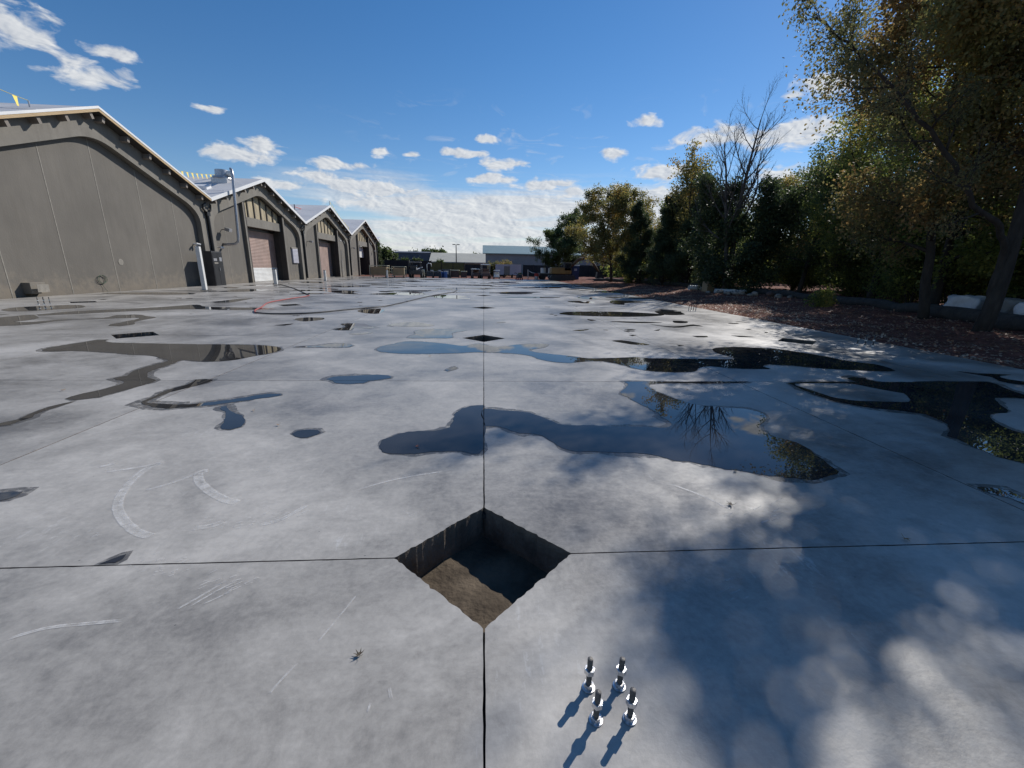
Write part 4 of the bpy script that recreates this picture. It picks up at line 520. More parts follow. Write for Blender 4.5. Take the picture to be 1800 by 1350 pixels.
def bay(k,yc,zr,zv,label,openw=None,door=None):
    root=empty('warehouse_bay',(XF,yc,0),0,label,'warehouse','gabled bays of the warehouse row')
    A=arch(zr,zv)
    t_=.19
    outer=[(-HB+.004,-.3),(-HB+.004,zv-t_-.01),(0,zr-t_-.01),(HB-.004,zv-t_-.01),(HB-.004,-.3)]
    # arched frame: outline with the arch taken out from below
    ring=outer+A[::-1]
    MB().prism(ring,[],-.32,0,YZ(0)).build('arched_frame',MT['band'],root,fixn=True)
    wallo=[(p[0]*1.0,p[1]) for p in A]
    holes=[]
    if door:
        y0,y1,zt,zh=door['y0'],door['y1'],door['zt'],door['zh']
        def top(y):
            best=None
            for a,b_ in zip(A,A[1:]):
                if (a[0]-y)*(b_[0]-y)<=0 and abs(a[0]-b_[0])>1e-6: best=a[1]+(b_[1]-a[1])*(y-a[0])/(b_[0]-a[0])
            return best
        # left wall piece, right wall piece
        left=[p for p in A if p[0]<y0]; left=left+[(y0,top(y0)),(y0,-.3)]
        right=[p for p in A if p[0]>y1]; right=[(y1,-.3),(y1,top(y1))]+right
        MB().prism(left,[],-.62,-.34,YZ(0)).build('wall',MT['stucco'],root)
        MB().prism(right,[],-.62,-.34,YZ(0)).build('wall',MT['stucco'],root)
        mid=[p for p in A if y0<p[0]<y1]
        gab=[(y0,zh+.02),(y0,top(y0)-.02)]+[(p[0],p[1]-.02) for p in mid]+[(y1,top(y1)-.02),(y1,zh+.02)]
        MB().prism(gab,[],-.72,-.50,YZ(0)).build('gable_siding',MT['siding'],root)
        nb=6
        for q in range(nb+1):
            yy=y0+.1+(y1-y0-.2)*q/nb; MB().box((-.47,yy,(zh+top(yy))/2-.02),(.08,.13,top(yy)-zh-.1)).build('siding_batten',MT['batten_shade'],root)
        MB().box((-.54,(y0+y1)/2,(zt+zh)/2),(.40,y1-y0-.02,zh-zt-.004)).build('header_beam',MT['band'],root)
        for yy,s_ in ((y0,-1),(y1,1)):
            # slim jamb upright standing proud of the wall beside the doorway
            MB().box((-.22,yy+s_*.13,top(yy+s_*.13)/2-.17),(.22,.22,top(yy+s_*.13)+.3)).build('jamb',MT['band'],root)
            MB().box((-.335,yy-s_*.045,top(yy)/2-.17),(.46,.09,top(yy)+.28)).build('jamb_shade_lining',MT['batten_shade'],root)  # near-black colour deepens the shade on the inner jamb face
            dp=door.get('deep',.7)
            MB().box((-.62-dp/2,yy+s_*.1,zt/2-.15),(dp,.2,zt+.3)).build('reveal',MT['batten_shade'],root)  # shade of the recess put into the dark colour of its side walls
        dx=-1.12
        pd=MB(); n_=int((zt-door['zb'])/.11); yl,yr=y0+.0,y1-.0
        if door['kind']=='roller':
            zb=door['zw']
            b=MB(); k_=int((zt-zb)/.12)
            P=[]
            for q in range(k_+1):
                z=zb+(zt-zb)*q/k_; P+= [(dx,yl,z),(dx,yr,z),(dx-.018,yl,z+.06),(dx-.018,yr,z+.06)]
            m_=(k_+1)*2; b.add(P,[(2*q,2*q+1,2*q+3,2*q+2) for q in range(m_-1)])
            rd=b.build('roller_door',MT[door['mat']],root)
            if zb>0.1:
                b=MB(); P=[]; k_=int(zb/.12)
                for q in range(k_+1):
                    z=zb*q/(k_+1); P+= [(dx,yl,z),(dx,yr,z),(dx-.018,yl,z+.05),(dx-.018,yr,z+.05)]
                P+=[(dx,yl,zb),(dx,yr,zb)]
                b.add(P,[(2*q,2*q+1,2*q+3,2*q+2) for q in range((k_+1)*2)]); b.build('bottom_panel',MT['white_door'],rd)
            MB().box((dx+.03,(y0+y1)/2,zt-.13),(.1,y1-y0-.06,.2)).build('door_hood',MT['black'],root)
        if door['kind']=='half':
            MB().box((dx,(y0+y1)/2,(zt+2.75)/2),(.06,y1-y0-.04,zt-2.75)).build('roller_door',MT['white_door'],root)
            MB().box((-5.5,(y0+y1)/2,zt/2),(.1,y1-y0+.3,zt+.3)).build('inner_wall',MT['black'],root)  # black here and on the ceiling paints in the darkness of the interior
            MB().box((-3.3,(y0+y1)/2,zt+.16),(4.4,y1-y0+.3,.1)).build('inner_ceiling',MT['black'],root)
            MB().box((-3.2,(y0+y1)/2,-.06),(4.6,y1-y0+.2,.1)).build('threshold',MT['pit'],root)
        else:
            MB().box((-.95,(y0+y1)/2,-.06),(.6,y1-y0,.1)).build('threshold',MT['floor'],root)
    else:
        MB().prism(wallo,[],-.62,-.34,YZ(0)).build('wall',MT['stucco'],root)
    # vertical seams in the render
    for yy in (-5.3,-2.66,-.03,2.6,5.15):
        if door and door['y0']-.3<yy<door['y1']+.3: continue
        zt_=min(8,zr-.18-1.0-(zr-zv)/HB*abs(yy)-.06)
        if abs(yy)>5: zt_-=.05
        MB().box((-.337,yy,zt_/2-.1),(.012,.045,zt_+.1)).build('wall_seam',MT['seam'],root)
    # body of the shed behind
    xb=-1.9 if not(door and door['kind']=='half') else -5.6
    body=[(-HB+.01,-.3),(-HB+.01,zv-t_-.02),(0,zr-t_-.02),(HB-.01,zv-t_-.02),(HB-.01,-.3)]
    MB().prism(body,[],-27,xb,YZ(0)).build('rear_body',MT['stucco'],root)
    # roof: two slabs with an overhang, with edge trim
    for s_ in (-1,1):
        P=[(0,zr),(s_*HB,zv),(s_*HB,zv-.16),(0,zr-.16)]
        rf=MB().prism([(p[0],p[1]) for p in P],[],-27.4,.46,YZ(0)).build('roof',MT['roofgrey'],root)
        if k==0:
            P2=[(0,zr+.05),(s_*HB,zv+.05),(s_*HB,zv-.06),(0,zr-.06)]; P3=[(0,zr-.063),(s_*HB,zv-.063),(s_*HB,zv-.19),(0,zr-.19)]
            MB().prism(P3,[],.463,.50,YZ(0)).build('fascia_board',MT['wood'],rf)
        else:
            P2=[(0,zr+.05),(s_*HB,zv+.05),(s_*HB,zv-.19),(0,zr-.19)]
        MB().prism(P2,[],.463,.515,YZ(0)).build('edge_trim',MT['roofwhite'],rf)
        # membrane laps
        b=MB()
        for q in (.33,.66): 
            yy=s_*HB*q; z=rake(yy,zr,zv)+.006; b.box((-13.5,yy,z),(27,.06,.012),rx=-s_*math.atan((zr-zv)/HB))
        b.build('membrane_lap',MT['roofwhite'],rf)
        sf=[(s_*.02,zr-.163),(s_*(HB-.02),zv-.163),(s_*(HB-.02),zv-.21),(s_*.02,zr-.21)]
        MB().prism(sf,[],.004,.455,YZ(0)).build('soffit',MT['darkwood'],rf)  # near-black wood, its colour deepening the shade under the overhang
        for q in range(6):
            yy=s_*(.32+q*1.36); z=rake(yy,zr,zv)-.21-.14
            r_=MB().box((.19,yy,z),(.37,.15,.27),rx=-s_*math.atan((zr-zv)/HB)*1).build('rafter_end',MT['rafterend'],root)
    # sheathing beam in shade under the overhang
    return root
B1=bay(0,22.05,8.6,5.72,'nearest grey warehouse bay with a blank seamed wall and raw wood roof edge')
B2=bay(1,37.75,8.35,5.72,'grey warehouse bay with a brown roller door that has a white bottom panel',door=dict(y0=-2.6,y1=3.9,zt=4.45,zh=5.15,zb=0,zw=1.15,kind='roller',mat='brown_door'))
B3=bay(2,53.45,8.35,5.72,'grey warehouse bay with a plain brown roller door closed to the ground',door=dict(y0=-3.2,y1=3.6,zt=4.45,zh=5.15,zb=0,zw=0.0,kind='roller',mat='brown_door'))
B4=bay(3,69.15,8.35,5.72,'farthest grey warehouse bay with its white door half raised over a dark inside',door=dict(y0=-2.6,y1=3.4,zt=4.45,zh=5.15,zb=2.7,zw=0,kind='half',mat='white_door',deep=4.9))
# downspouts with forked leaders at the valleys
for yv,r_ in ((29.9,B1),(45.6,B2),(61.3,B3),(77.0,B4)):
    o=empty('downspout',(XF+.075,yv,0),0,{29.9:'black forked downspout between the blank bay and the first brown door bay',45.6:'black forked downspout between the two closed roller door bays',61.3:'black forked downspout beside the half open white door bay',77.0:'black downspout on the far corner of the warehouse row'}[yv],'downspout','downspouts at the roof valleys')
    MB().cyl((.02,0,1.5 if yv<30 else .1),(.02,0,4.6),.10,n=10).build('pipe',MT['black'],o,smooth='auto')
    MB().box((.02,0,4.72),(.2,.34,.26)).build('collector_box',MT['black'],o)
    for s_ in (-1,1):
        if yv>76 and s_>0: continue
        MB().tube([(.02,s_*.1,4.78),(.02,s_*.40,5.0),(.04,s_*.42,5.2),(.16,s_*.25,5.38)],.065,8).build('leader_arm',MT['black'],o,smooth=True)
# ---------- things fixed to bay 1 and 2 (children of their bays)
def L_(root,x,y,z): return (x-XF,y-root.location.y,z)
def wallbox(root,name,y0,y1,z0,z1,d,m,x0=XF-.34,bevel=.01):
    return MB().box(((x0+d/2)-XF,(y0+y1)/2-root.location.y,(z0+z1)/2),(d,y1-y0,z1-z0)).build(name,MT[m],root,bevel=bevel)
wb=wallbox(B1,'vent_hood',17.2,17.85,.12,.58,.34,'band'); MB().box((.182,17.52-22.05,.35),(.01,.5,.32)).build('louvre',MT['seam'],wb)
MB().cyl((-.345,22.45-22.05,1.47),(-.325,22.45-22.05,1.47),.16,n=20).build('plaster_patch',MT['seam'],B1)
cb=empty('electrical_cabinet',(-18.32,28.95,0),0,'black steel electrical cabinet standing between blank wall and first downspout','cabinet')
MB().box((0,0,1.13),(.5,1.15,2.26)).build('cabinet_body',MT['steel_dark'],cb,bevel=.01)
MB().box((.258,.27,1.12),(.012,.52,2.1)).build('door',MT['black'],cb); MB().box((.258,-.27,1.12),(.012,.52,2.1)).build('door',MT['black'],cb)
MB().box((.27,-.28,1.72),(.01,.36,.16)).build('warning_label',MT['grey'],cb); MB().box((.27,-.22,1.5),(.01,.42,.1)).build('warning_label',MT['seam'],cb); MB().box((.272,.3,1.75),(.01,.26,.26)).build('warning_label',MT['galv'],cb)
MB().box((.29,.04,1.1),(.03,.03,.18)).build('handle',MT['galv'],cb)
# wire coil on the wall
co=MB()
for q in range(4):
    co.tube([(-.30+.012*q,21.03-22.05+(.22+.02*q)*math.cos(t)*(1 if q%2 else .7),.62+.2*math.sin(t)) for t in np.linspace(0,6.28,22)],.008,5)
co.tube([(-.3,-1.12,.45),(-.28,-1.0,.2),(-.2,-.95,0)],.008,5)
ob=co.build('cable_coil',mat('green_cable',(.06,.10,.06),rough=.6),None); ob.location=(XF,22.05,0); tag(ob,'small coil of green cable hanging low on the blank grey wall','cable')
def floodlight(root,y,z,size=1.0,arm=.35):
    a=MB().cyl((-.34,y-root.location.y,z),(-.34+arm,y-root.location.y,z+.05),.03,n=8).build('light_bracket',MT['rafterend'],root)
    MB().box((-.34+arm+.12*size,y-root.location.y,z),(.30*size,.34*size,.20*size),ry=.25).build('floodlight',MT['galv'],root,bevel=.015)
floodlight(B2,32.0,3.86,1.15); floodlight(B3,47.5,3.9); floodlight(B4,63.4,3.9,.9); floodlight(B4,75.4,3.9,.9)
def camlight(root,y,z):
    b=MB(); yy=y-root.location.y
    b.cyl((-.34,yy,z),(-.12,yy,z),.045,n=8); b.cyl((-.12,yy-.03,z+.02),(.0,yy-.16,z-.05),.06,.07,n=10); b.cyl((-.12,yy+.03,z+.02),(0,yy+.16,z-.05),.06,.07,n=10)
    return b.build('twin_spotlight',MT['whitepaint'],root,smooth='auto')
camlight(B2,31.2,2.6); camlight(B1,28.6,2.7); camlight(B3,57.9,4.6)
MB().box((-.32,31.2-37.75,2.22),(.05,.62,.05)).build('slot_vent',MT['black'],B2)
# round red sign with white lettering bars
sg=MB().cyl((-.335,31.15-37.75,1.82),(-.318,31.15-37.75,1.82),.26,n=28).build('round_sign',MT['red'],B2)
b=MB(); b.box((-.312,31.15-37.75,1.86),(.008,.34,.05)); b.box((-.312,31.2-37.75,1.72),(.008,.12,.1)); b.box((-.312,31.15-37.75,1.97),(.008,.06,.05)); b.build('lettering',MT['whitepaint'],sg)
bs=wallbox(B2,'wall_panel',43.35,44.55,1.62,3.0,.14,'trailerwhite'); 
b=MB(); [b.box((-.19,43.95-37.75,1.72+q*.13),(.01,1.1,.012)) for q in range(10)]; b.build('panel_rib',MT['band'],bs)
wallbox(B2,'panel_header',43.25,44.7,3.02,3.14,.10,'seam')
# conduits by the columns
for rt,y in ((B2,44.95),(B3,46.5),(B3,58.6)):
    MB().tube([(-.28,y-rt.location.y,.1),(-.28,y-rt.location.y,3.4)],.022,6).build('conduit',MT['galv'],rt)
wallbox(B3,'side_door',58.4,59.3,0,2.1,.06,'band',bevel=.005); wallbox(B4,'side_door',62.2,63.1,0,2.2,.06,'seam',bevel=.005)
# rooftop extractor and its duct on bay 2
hv=empty('rooftop_extractor',(-20.8,36.0,7.75),0,'grey rooftop extractor with round motor housing and curb on the second roof','extractor')
MB().box((0,0,0),(1.2,1.1,.5)).build('curb',MT['galv'],hv,bevel=.02); MB().cyl((0,0,.2),(0,0,.36),.72,.66,n=24).build('skirt',MT['galv'],hv,smooth='auto'); MB().cyl((0,0,.36),(0,0,.86),.5,.46,n=24).build('motor_housing',MT['galv'],hv,smooth='auto')
MB().cyl((.3,.05,.6),(.75,.12,.6),.26,.26,n=18).build('fan_outlet',MT['whitepaint'],hv,smooth='auto')
dt=MB().tube([(-20.1,36.1,8.35),(-19.4,34.9,8.30),(-18.5,33.0,8.15),(-18.2,32.55,8.0),(-18.12,32.45,7.6),(-18.12,32.3,6.5),(-18.12,32.0,3.4),(-18.16,31.97,3.05),(-18.4,31.95,2.88),(-18.9,31.93,2.84),(-19.3,31.93,2.84)],.095,14).build('exhaust_pipe',MT['galv'],None,smooth=True)
tag(dt,'long galvanised pipe running from the rooftop extractor down the front wall','pipe')
sv=MB().box((-21.0,33.0,6.75),(1.6,.7,.5),rx=.33).build('skylight_curb',MT['roofwhite'],None,bevel=.03); tag(sv,'low white skylight curb on the second roof near the warning line','skylight')
# warning lines with pennants
def flagline(a,b,label,n_,sag=.12):
    a=Vector(a); b=Vector(b); o=empty('warning_line',tuple(a),0,label,'warning line','yellow warning lines on the roofs')
    P=[(b-a)*t-Vector((0,0,sag*4*t*(1-t))) for t in np.linspace(0,1,12)]
    MB().tube(P,.012,5).build('rope',MT['rope'],o)
    for q in range(n_):
        t=(q+.5)/n_; p=(b-a)*t-Vector((0,0,sag*4*t*(1-t))); d=(b-a).normalized()
        fl=MB(); w_=d*.10; dn=Vector((.10,-.07,-.40))*rnd.uniform(.8,1.15)
        fl.add([p-w_,p+w_,p+dn+w_*.35,p+dn-w_*.35],[(0,1,2,3)])
        fl.add([p-w_+Vector((.004,0,0)),p+w_+Vector((.004,0,0)),p+dn+w_*.35+Vector((.004,0,0)),p+dn-w_*.35+Vector((.004,0,0))],[(0,1,2,3)])
        fl.build('pennant',MT['yellow'],o,fixn=False)
    for p in (Vector((0,0,0)),b-a):
        MB().cyl(p-Vector((0,0,.9)),p,.03,n=8).build('post',MT['galv'],o)
flagline((-22.6,33.2,8.0),(-22.0,38.6,8.75),'yellow pennant rope strung along the second roof beside the extractor',11)
flagline((-20.0,17.0,8.6),(-20.0,20.4,8.25),'yellow pennant rope above the nearest roof at the photo edge',3,.1)
flagline((-18.55,53.8,8.9),(-18.6,60.8,6.5),'yellow pennant rope drooping over the edge of the third roof',12,.2)
def railing(x,y,z,label):
    o=empty('roof_guard',(x,y,z),0,label,'guardrail')
    MB().cyl((0,0,0),(0,0,1.0),.05,n=8).build('post',MT['steel_dark'],o); MB().cyl((0,0,.75),(0,1.9,.75),.035,n=8).build('rail',MT['red'],o); MB().box((0,0,.04),(.5,.5,.08)).build('base_plate',MT['steel_dark'],o)
railing(-21,49.6,6.9,'red and black guard post standing on the slope of the third roof')
railing(-19.4,59.0,6.5,'short red guard post on the low edge of the third roof')
hv2=empty('rooftop_vent',(-20.5,57.2,7.3),0,'small round rooftop vent on the far slope of the third roof','vent')
MB().cyl((0,0,0),(0,0,.35),.55,n=18).build('curb',MT['galv'],hv2,smooth='auto'); MB().cyl((0,0,.35),(0,0,.95),.42,.36,n=18).build('hood',MT['galv'],hv2,smooth='auto')
# upturned sheet at far corner
us=MB().add([(-18.4,76.6,5.8),(-18.4,78.6,6.35),(-20.5,78.6,6.35),(-20.5,76.6,5.8),(-18.4,76.6,5.88),(-18.4,78.6,6.43),(-20.5,78.6,6.43),(-20.5,76.6,5.88)],[(3,2,1,0),(4,5,6,7),(0,1,5,4),(1,2,6,5),(2,3,7,6),(3,0,4,7)]).build('upturned_eave',MT['roofwhite'],None); us.parent=B4; us.location=(-XF,-69.15,0)
# ---------------------------------------------------------------- posts and bollards
def post(x,y,h,w_,label,cap=False):
    o=empty('steel_post',(x,y,0),.1,label,'post')
    MB().box((0,0,h/2),(w_,w_,h)).build('column',MT['whitepaint'],o,bevel=.015); MB().box((.05,0,.012),(w_+.24,w_+.16,.024)).build('base_plate',MT['steel_dark'],o)
    if cap: MB().box((0,0,h+.012),(w_+.02,w_+.02,.024)).build('cap',MT['steel_dark'],o)
post(-15.95,23.67,2.38,.21,'tall white square steel post in front of the black cabinet')
post(-15.84,32.0,1.12,.22,'short white bollard in front of the door with the white bottom panel',True)
post(-15.2,40.6,1.0,.2,'short white bollard in front of the plain brown roller door',True)
post(-12.25,54.0,1.0,.2,'pale bollard on the slab in front of the tan bins',True)
# ---------------------------------------------------------------- anchor bolts
def bolt_proto(h,r,label):
    o=empty('anchor_bolt',(0,0,0),0,label,'anchor bolt')
    pts=[];rs=[]
    zs=[-.02]+list(np.arange(0,h-.002,.0013))+[h-.0015,h]; rr=[r*(1.0 if q%2 else .95) for q in range(len(zs))]; rr[-1]=r*.8
    MB().tube([(0,0,z) for z in zs],rr,16).build('rod',MT['rod'],o,smooth='auto')
    MB().cyl((0,0,.001),(0,0,.005),r*2.35,n=24).build('washer',MT['zinc'],o,smooth='auto',bevel=.0006)
    MB().cyl((0,0,.0052),(0,0,.0052+r*1.7),r*1.85,n=6).build('nut',MT['zinc'],o,bevel=.0012)
    MB().cyl((0,0,h*.52),(0,0,h*.52+r*1.9),r*1.95,n=6).build('nut',MT['zinc'],o,bevel=.0012)
    return o
G0='anchor bolts of the front cluster'
b0=bolt_proto(.142,.0108,'front right anchor bolt of the four bolts nearest the camera'); b0.location=(.53,-.925,0); b0['group']=G0
for (x,y),rz,lb in (((.405,-.922),.4,'front left anchor bolt of the four bolts nearest the camera'),((.531,-.80),.9,'back right anchor bolt of the four bolts nearest the camera'),((.408,-.80),1.3,'back left anchor bolt of the four bolts nearest the camera')):
    q=copy_tree(b0,(x,y,0),rz,None,lb,G0); q.rotation_euler=(rnd.uniform(-.04,.04),rnd.uniform(-.04,.04),rz)
gb=bolt_proto(.25,.014,'x'); first=True
for gx,gy,ds in ((8.85,7.05,'right of the shaded right opening'),(-15.6,14.15,'before the low vent hood'),(8.62,15.0,'right of the long dark puddle'),(8.5,23.1,'left of the white pipes'),(8.5,30.5,'at the slab edge opposite the cedars'),(8.5,38.2,'farthest along the right slab edge')):
    for dx,dy,nm in ((-.1,-.1,'front left'),(.1,-.1,'front right'),(-.1,.1,'back left'),(.1,.1,'back right')):
        lb='%s anchor bolt of the cluster %s'%(nm,ds)
        if first: gb.location=(gx+dx,gy+dy,0); gb['label']=lb; gb['group']='anchor bolts '+ds; first=False
        else: copy_tree(gb,(gx+dx,gy+dy,0),rnd.uniform(0,1),None,lb,'anchor bolts '+ds)
# ---------------------------------------------------------------- hose
def hose(pts,r,m,label,name='air_hose'):
    P=[]; n_=len(pts)
    for k in range(n_-1):
        p0=Vector(pts[max(k-1,0)]);p1=Vector(pts[k]);p2=Vector(pts[k+1]);p3=Vector(pts[min(k+2,n_-1)])
        for s_ in range(6):
            t=s_/6; c=.5*((2*p1)+(-p0+p2)*t+(2*p0-5*p1+4*p2-p3)*t*t+(-p0+3*p1-3*p2+p3)*t**3); P.append((c.x,c.y,r+.006))
    P.append((*pts[-1],r+.006)); o=MB().tube(P,r,7).build(name,MT[m],None,smooth=True); tag(o,label,'hose'); return o
hs1=empty('air_hose',(0,0,0),0,'long red and black hose snaking across the wet slab','hose')
for seg,m in ((HOSE[:4],'blackhose'),(HOSE[3:11],'redhose'),(HOSE[10:17],'blackhose'),(HOSE[16:],'blackhose')):
    o=hose(seg,.022,m,None,'hose_length'); 
    o.parent=hs1
    for k_ in ('label','category'):
        if k_ in o: del o[k_]
# ---------------------------------------------------------------- fallen leaves on the slab
LL=['red star shaped leaf lying in the grey puddle left of the joint','tan leaf on dry slab above the pear shaped puddle','pale crumpled leaf right of the pear shaped puddle','dark curled leaf at the lower rim of the blue puddle','brown stemmed leaf on the shaded slab below the blue puddle','pale leaf beside the tip of the blue puddle','small leaf floating inside the blue puddle near its bend','flat grey brown leaf stuck to the slab left of the square pit','tan leaf on the slab left of the brown wet streak','leaf near the point where the tree reflecting puddles meet','pale leaf on the cut line right of the square pit','leaf on the narrow neck of the long blue puddle','orange leaf on the joint just past the second opening','leaf on the long blue puddle left of the joint','dark leaf on the bare slab beside the blue puddle inlet']
def leaf_mesh(s,seed):
    r_=random.Random(seed); b=MB(); cv=r_.uniform(.2,.7)
    tips=[]
    for k in range(5):
        a=-1.25+k*.62+r_.uniform(-.1,.1); ln=s*(.55+.45*math.cos(a*.8)); tips.append((a,ln))
    P=[(0,0,.004)]; 
    for k,(a,ln) in enumerate(tips):
        for da,q,zz in ((-.2,.45,.3),(0,1,1),(.2,.45,.3)):
            P.append((ln*q*math.sin(a+da),ln*q*math.cos(a+da),.004+zz*cv*s*r_.uniform(.2,.7)))
    n_=len(P); F=[(0,i,i+1) for i in range(1,n_-1)]
    b.add(P,F); b.tube([(0,0,.004),(s*.05,-s*.3,.008),(s*.15,-s*.5,.02)],s*.02,4); return b
for k,(x,y) in enumerate(LEAVES):
    m=['redleaf','dryleaf','dryleaf','darkleaf','darkleaf','dryleaf'][k] if k<6 else rnd.choice(['dryleaf','darkleaf','dryleaf'])
    if k==7: m='darkleaf'
    s_=.035 if k not in (3,4) else .05
    if k>7: s_=.045
    o=leaf_mesh(s_,k).build('fallen_leaf',MT[m],None,fixn=False); o.location=(x,y,.006); o.rotation_euler=(0,0,rnd.uniform(0,6)); tag(o,LL[k],'leaf','fallen leaves on the slab')
# ---------------------------------------------------------------- trees
def unit(v): return v/ (np.linalg.norm(v)+1e-9)
class Tree:
    def __init__(s,seed): s.r=np.random.default_rng(seed); s.lines=[]; s.anch=[]
    def branch(s,p,d,Ln,r,lvl,maxl,prm):
        n=max(3,int(4+Ln*.9)) if lvl<2 else 4
        n=min(n,12); pts=[p.copy()]; dirs=[d]; 
        wob=prm['wob'][min(lvl,len(prm['wob'])-1)]; up=prm['up'][min(lvl,len(prm['up'])-1)]
        for i in range(n):
            d=unit(d+s.r.normal(0,wob,3)+np.array([0,0,up])); p=p+d*Ln/n; pts.append(p.copy()); dirs.append(d)
        tip=prm.get('tip',.25) if lvl else prm.get('tiptrunk',.12)
        rs=[r*(1-(1-tip)*(i/n)**.8) for i in range(n+1)]
        s.lines.append((np.array(pts),rs,lvl))
        if lvl>=prm['leaflvl']:
            st=0 if lvl>prm['leaflvl'] else 1
            for i in range(st,n+1): s.anch.append(pts[i])
        if lvl<maxl:
            k=prm['kids'][lvl]; t0=prm['start'][min(lvl,len(prm['start'])-1)]
            for c in range(k):
                t=t0+(1-t0)*((c+s.r.uniform(0,.9))/k); t=min(t,.99); f=t*n; i=int(f); pp=pts[i]+(pts[min(i+1,n)]-pts[i])*(f-i); dd=dirs[min(i+1,n)]
                ang=math.radians(s.r.uniform(*prm['ang'][min(lvl,len(prm['ang'])-1)])); az_=(c*2.4+s.r.uniform(-.6,.6))
                u=unit(np.cross(dd,[.3,.2,1.0] if abs(dd[2])<.9 else [1,.1,0])); v=np.cross(dd,u)
                nd_=unit(dd*math.cos(ang)+(u*math.cos(az_)+v*math.sin(az_))*math.sin(ang))
                if lvl==0:
                    tt=(t-t0)/(1-t0); L2=prm['R']*prm['prof'](tt)*s.r.uniform(.75,1.15)
                else: L2=Ln*s.r.uniform(.35,.6)*(1.1-.5*t)
                rr=max(.004,rs[min(i,n)]*(.55 if lvl==0 else .6)); rr=min(rr,L2*.03+.01)
                s.branch(pp,nd_,L2,rr,lvl+1,maxl,prm)
def tree_meshes(seed,prm):
    t=Tree(seed); d0=unit(np.array(prm.get('lean',(0,0,1)),float))
    for q in range(prm.get('stems',1)):
        dd=unit(d0+t.r.normal(0,.13 if q else 0.0,3)*[1,1,0]); 
        t.branch(np.array([t.r.normal(0,.15)*(q>0),t.r.normal(0,.15)*(q>0),-.3]),dd,prm['H']*(1-.12*q)+.3,prm['r']*(1-.2*q),0,prm['maxl'],prm)
    b=MB()
    for pts,rs,lvl in t.lines:
        b.tube([tuple(p) for p in pts],rs,(9,6,4,3)[min(lvl,3)])
    if prm['nleaf']>0:
        A=np.array(t.anch); m=prm['nleaf']; idx=t.r.integers(0,len(A),m); C=A[idx]+t.r.normal(0,prm['spread'],(m,3))
        sz=prm['leaf']*t.r.uniform(.6,1.35,m)
        a=t.r.normal(0,1,(m,3)); a[:,2]-=prm.get('droop',.3); a/=np.linalg.norm(a,axis=1)[:,None]
        c=np.cross(a,t.r.normal(0,1,(m,3))); c/=np.linalg.norm(c,axis=1)[:,None]
        wd=prm.get('wid',.32)
        Q=np.stack([C,C+a*sz[:,None]*.5+c*sz[:,None]*wd,C+a*sz[:,None],C+a*sz[:,None]*.5-c*sz[:,None]*wd],1).reshape(-1,3)
        me=bpy.data.meshes.new('crown'); me.vertices.add(m*4); me.vertices.foreach_set('co',Q.ravel()); me.loops.add(m*4); me.loops.foreach_set('vertex_index',np.arange(m*4)); me.polygons.add(m); me.polygons.foreach_set('loop_start',np.arange(m)*4); me.polygons.foreach_set('loop_total',np.full(m,4)); me.update(); me.validate()
    else: me=None
    return b,me
def tree(seed,prm,loc,rz,name,label,cat,leaf,bark='bark',group=None,sc=1):
    root=empty(name,(loc[0],loc[1],gz(loc[0],loc[1]) if len(loc)<3 else loc[2]),rz,label,cat,group,sc)
    b,me=tree_meshes(seed,prm); b.build('trunk',MT[bark],root,smooth=True,fixn=False)
    if me:
        me.materials.append(LF[leaf]); o=bpy.data.objects.new('crown',me); COL.objects.link(o); o.parent=root
    return root
dome=lambda t: .45+.75*math.sin(math.pi*(.15+.75*t))
cone=lambda t: 1.05-.85*t
col=lambda t: .75-.35*t
def P_(**k):
    d=dict(H=9,R=3.5,r=.18,maxl=3,kids=(16,7,5),start=(.22,.2,.2),ang=((45,75),(30,60),(30,65)),wob=(.06,.13,.2,.25),up=(.02,.05,.03,0),leaflvl=2,nleaf=26000,spread=.16,leaf=.17,prof=dome); d.update(k); return d
exec_trees=True
# prototypes at real size ---------------------------------------------------
G1='trees of the wood beside the slab'
pA=P_(H=4.3,R=2.6,r=.14,start=(.25,.2,.2),nleaf=24000,leaf=.17,spread=.14,ang=((50,80),(30,60),(30,60)))
pB=P_(H=7.6,R=2.1,r=.14,start=(.2,.2,.2),nleaf=14000,leaf=.19,spread=.2)
tree(1,dict(pA,H=5.6,R=3.3,start=(.32,.2,.2)),(11.0,63),.3,'crabapple_tree','low round dark tree in front of the green roofed warehouse end','tree','dark')
tree(2,dict(pB,H=8.8,R=2.9,nleaf=22000),(12.4,64),1.3,'young_tree','slender upright tree rising just behind the low round dark tree','tree','dark')
tree(3,P_(H=8.6,R=3.6,r=.2,nleaf=30000,leaf=.17,spread=.2,kids=(18,7,5)),(14.6,47),.8,'broadleaf_tree','yellowing leafy tree beside the excavator boom','tree','olive')
pc=P_(H=7.5,R=2.3,r=.14,prof=cone,kids=(34,7,4),start=(.06,.15,.2),ang=((55,80),(25,55),(25,60)),up=(0,.06,.02,0),nleaf=46000,leaf=.13,spread=.13,wid=.22,wob=(.04,.14,.2,.25))
c1=tree(4,pc,(16.0,41.5),.2,'cedar_tree','dark cedar at the left of the row behind the white pipes','tree','cedar',group='dark cedars along the wood edge')
for (x,y),s_,rz,lb in (((16.6,37.2),1.0,2.1,'tall dark cedar second from the left in the cedar row'),((17.6,34.4),1.02,4.0,'dark cedar at the right of the row, left of the ivy covered tree'),((18.8,38.5),1.1,5.2,'dark cedar standing behind the middle of the cedar row')):
    copy_tree(c1,(x,y,gz(x,y)),rz,(s_,s_,s_*1.0),lb)
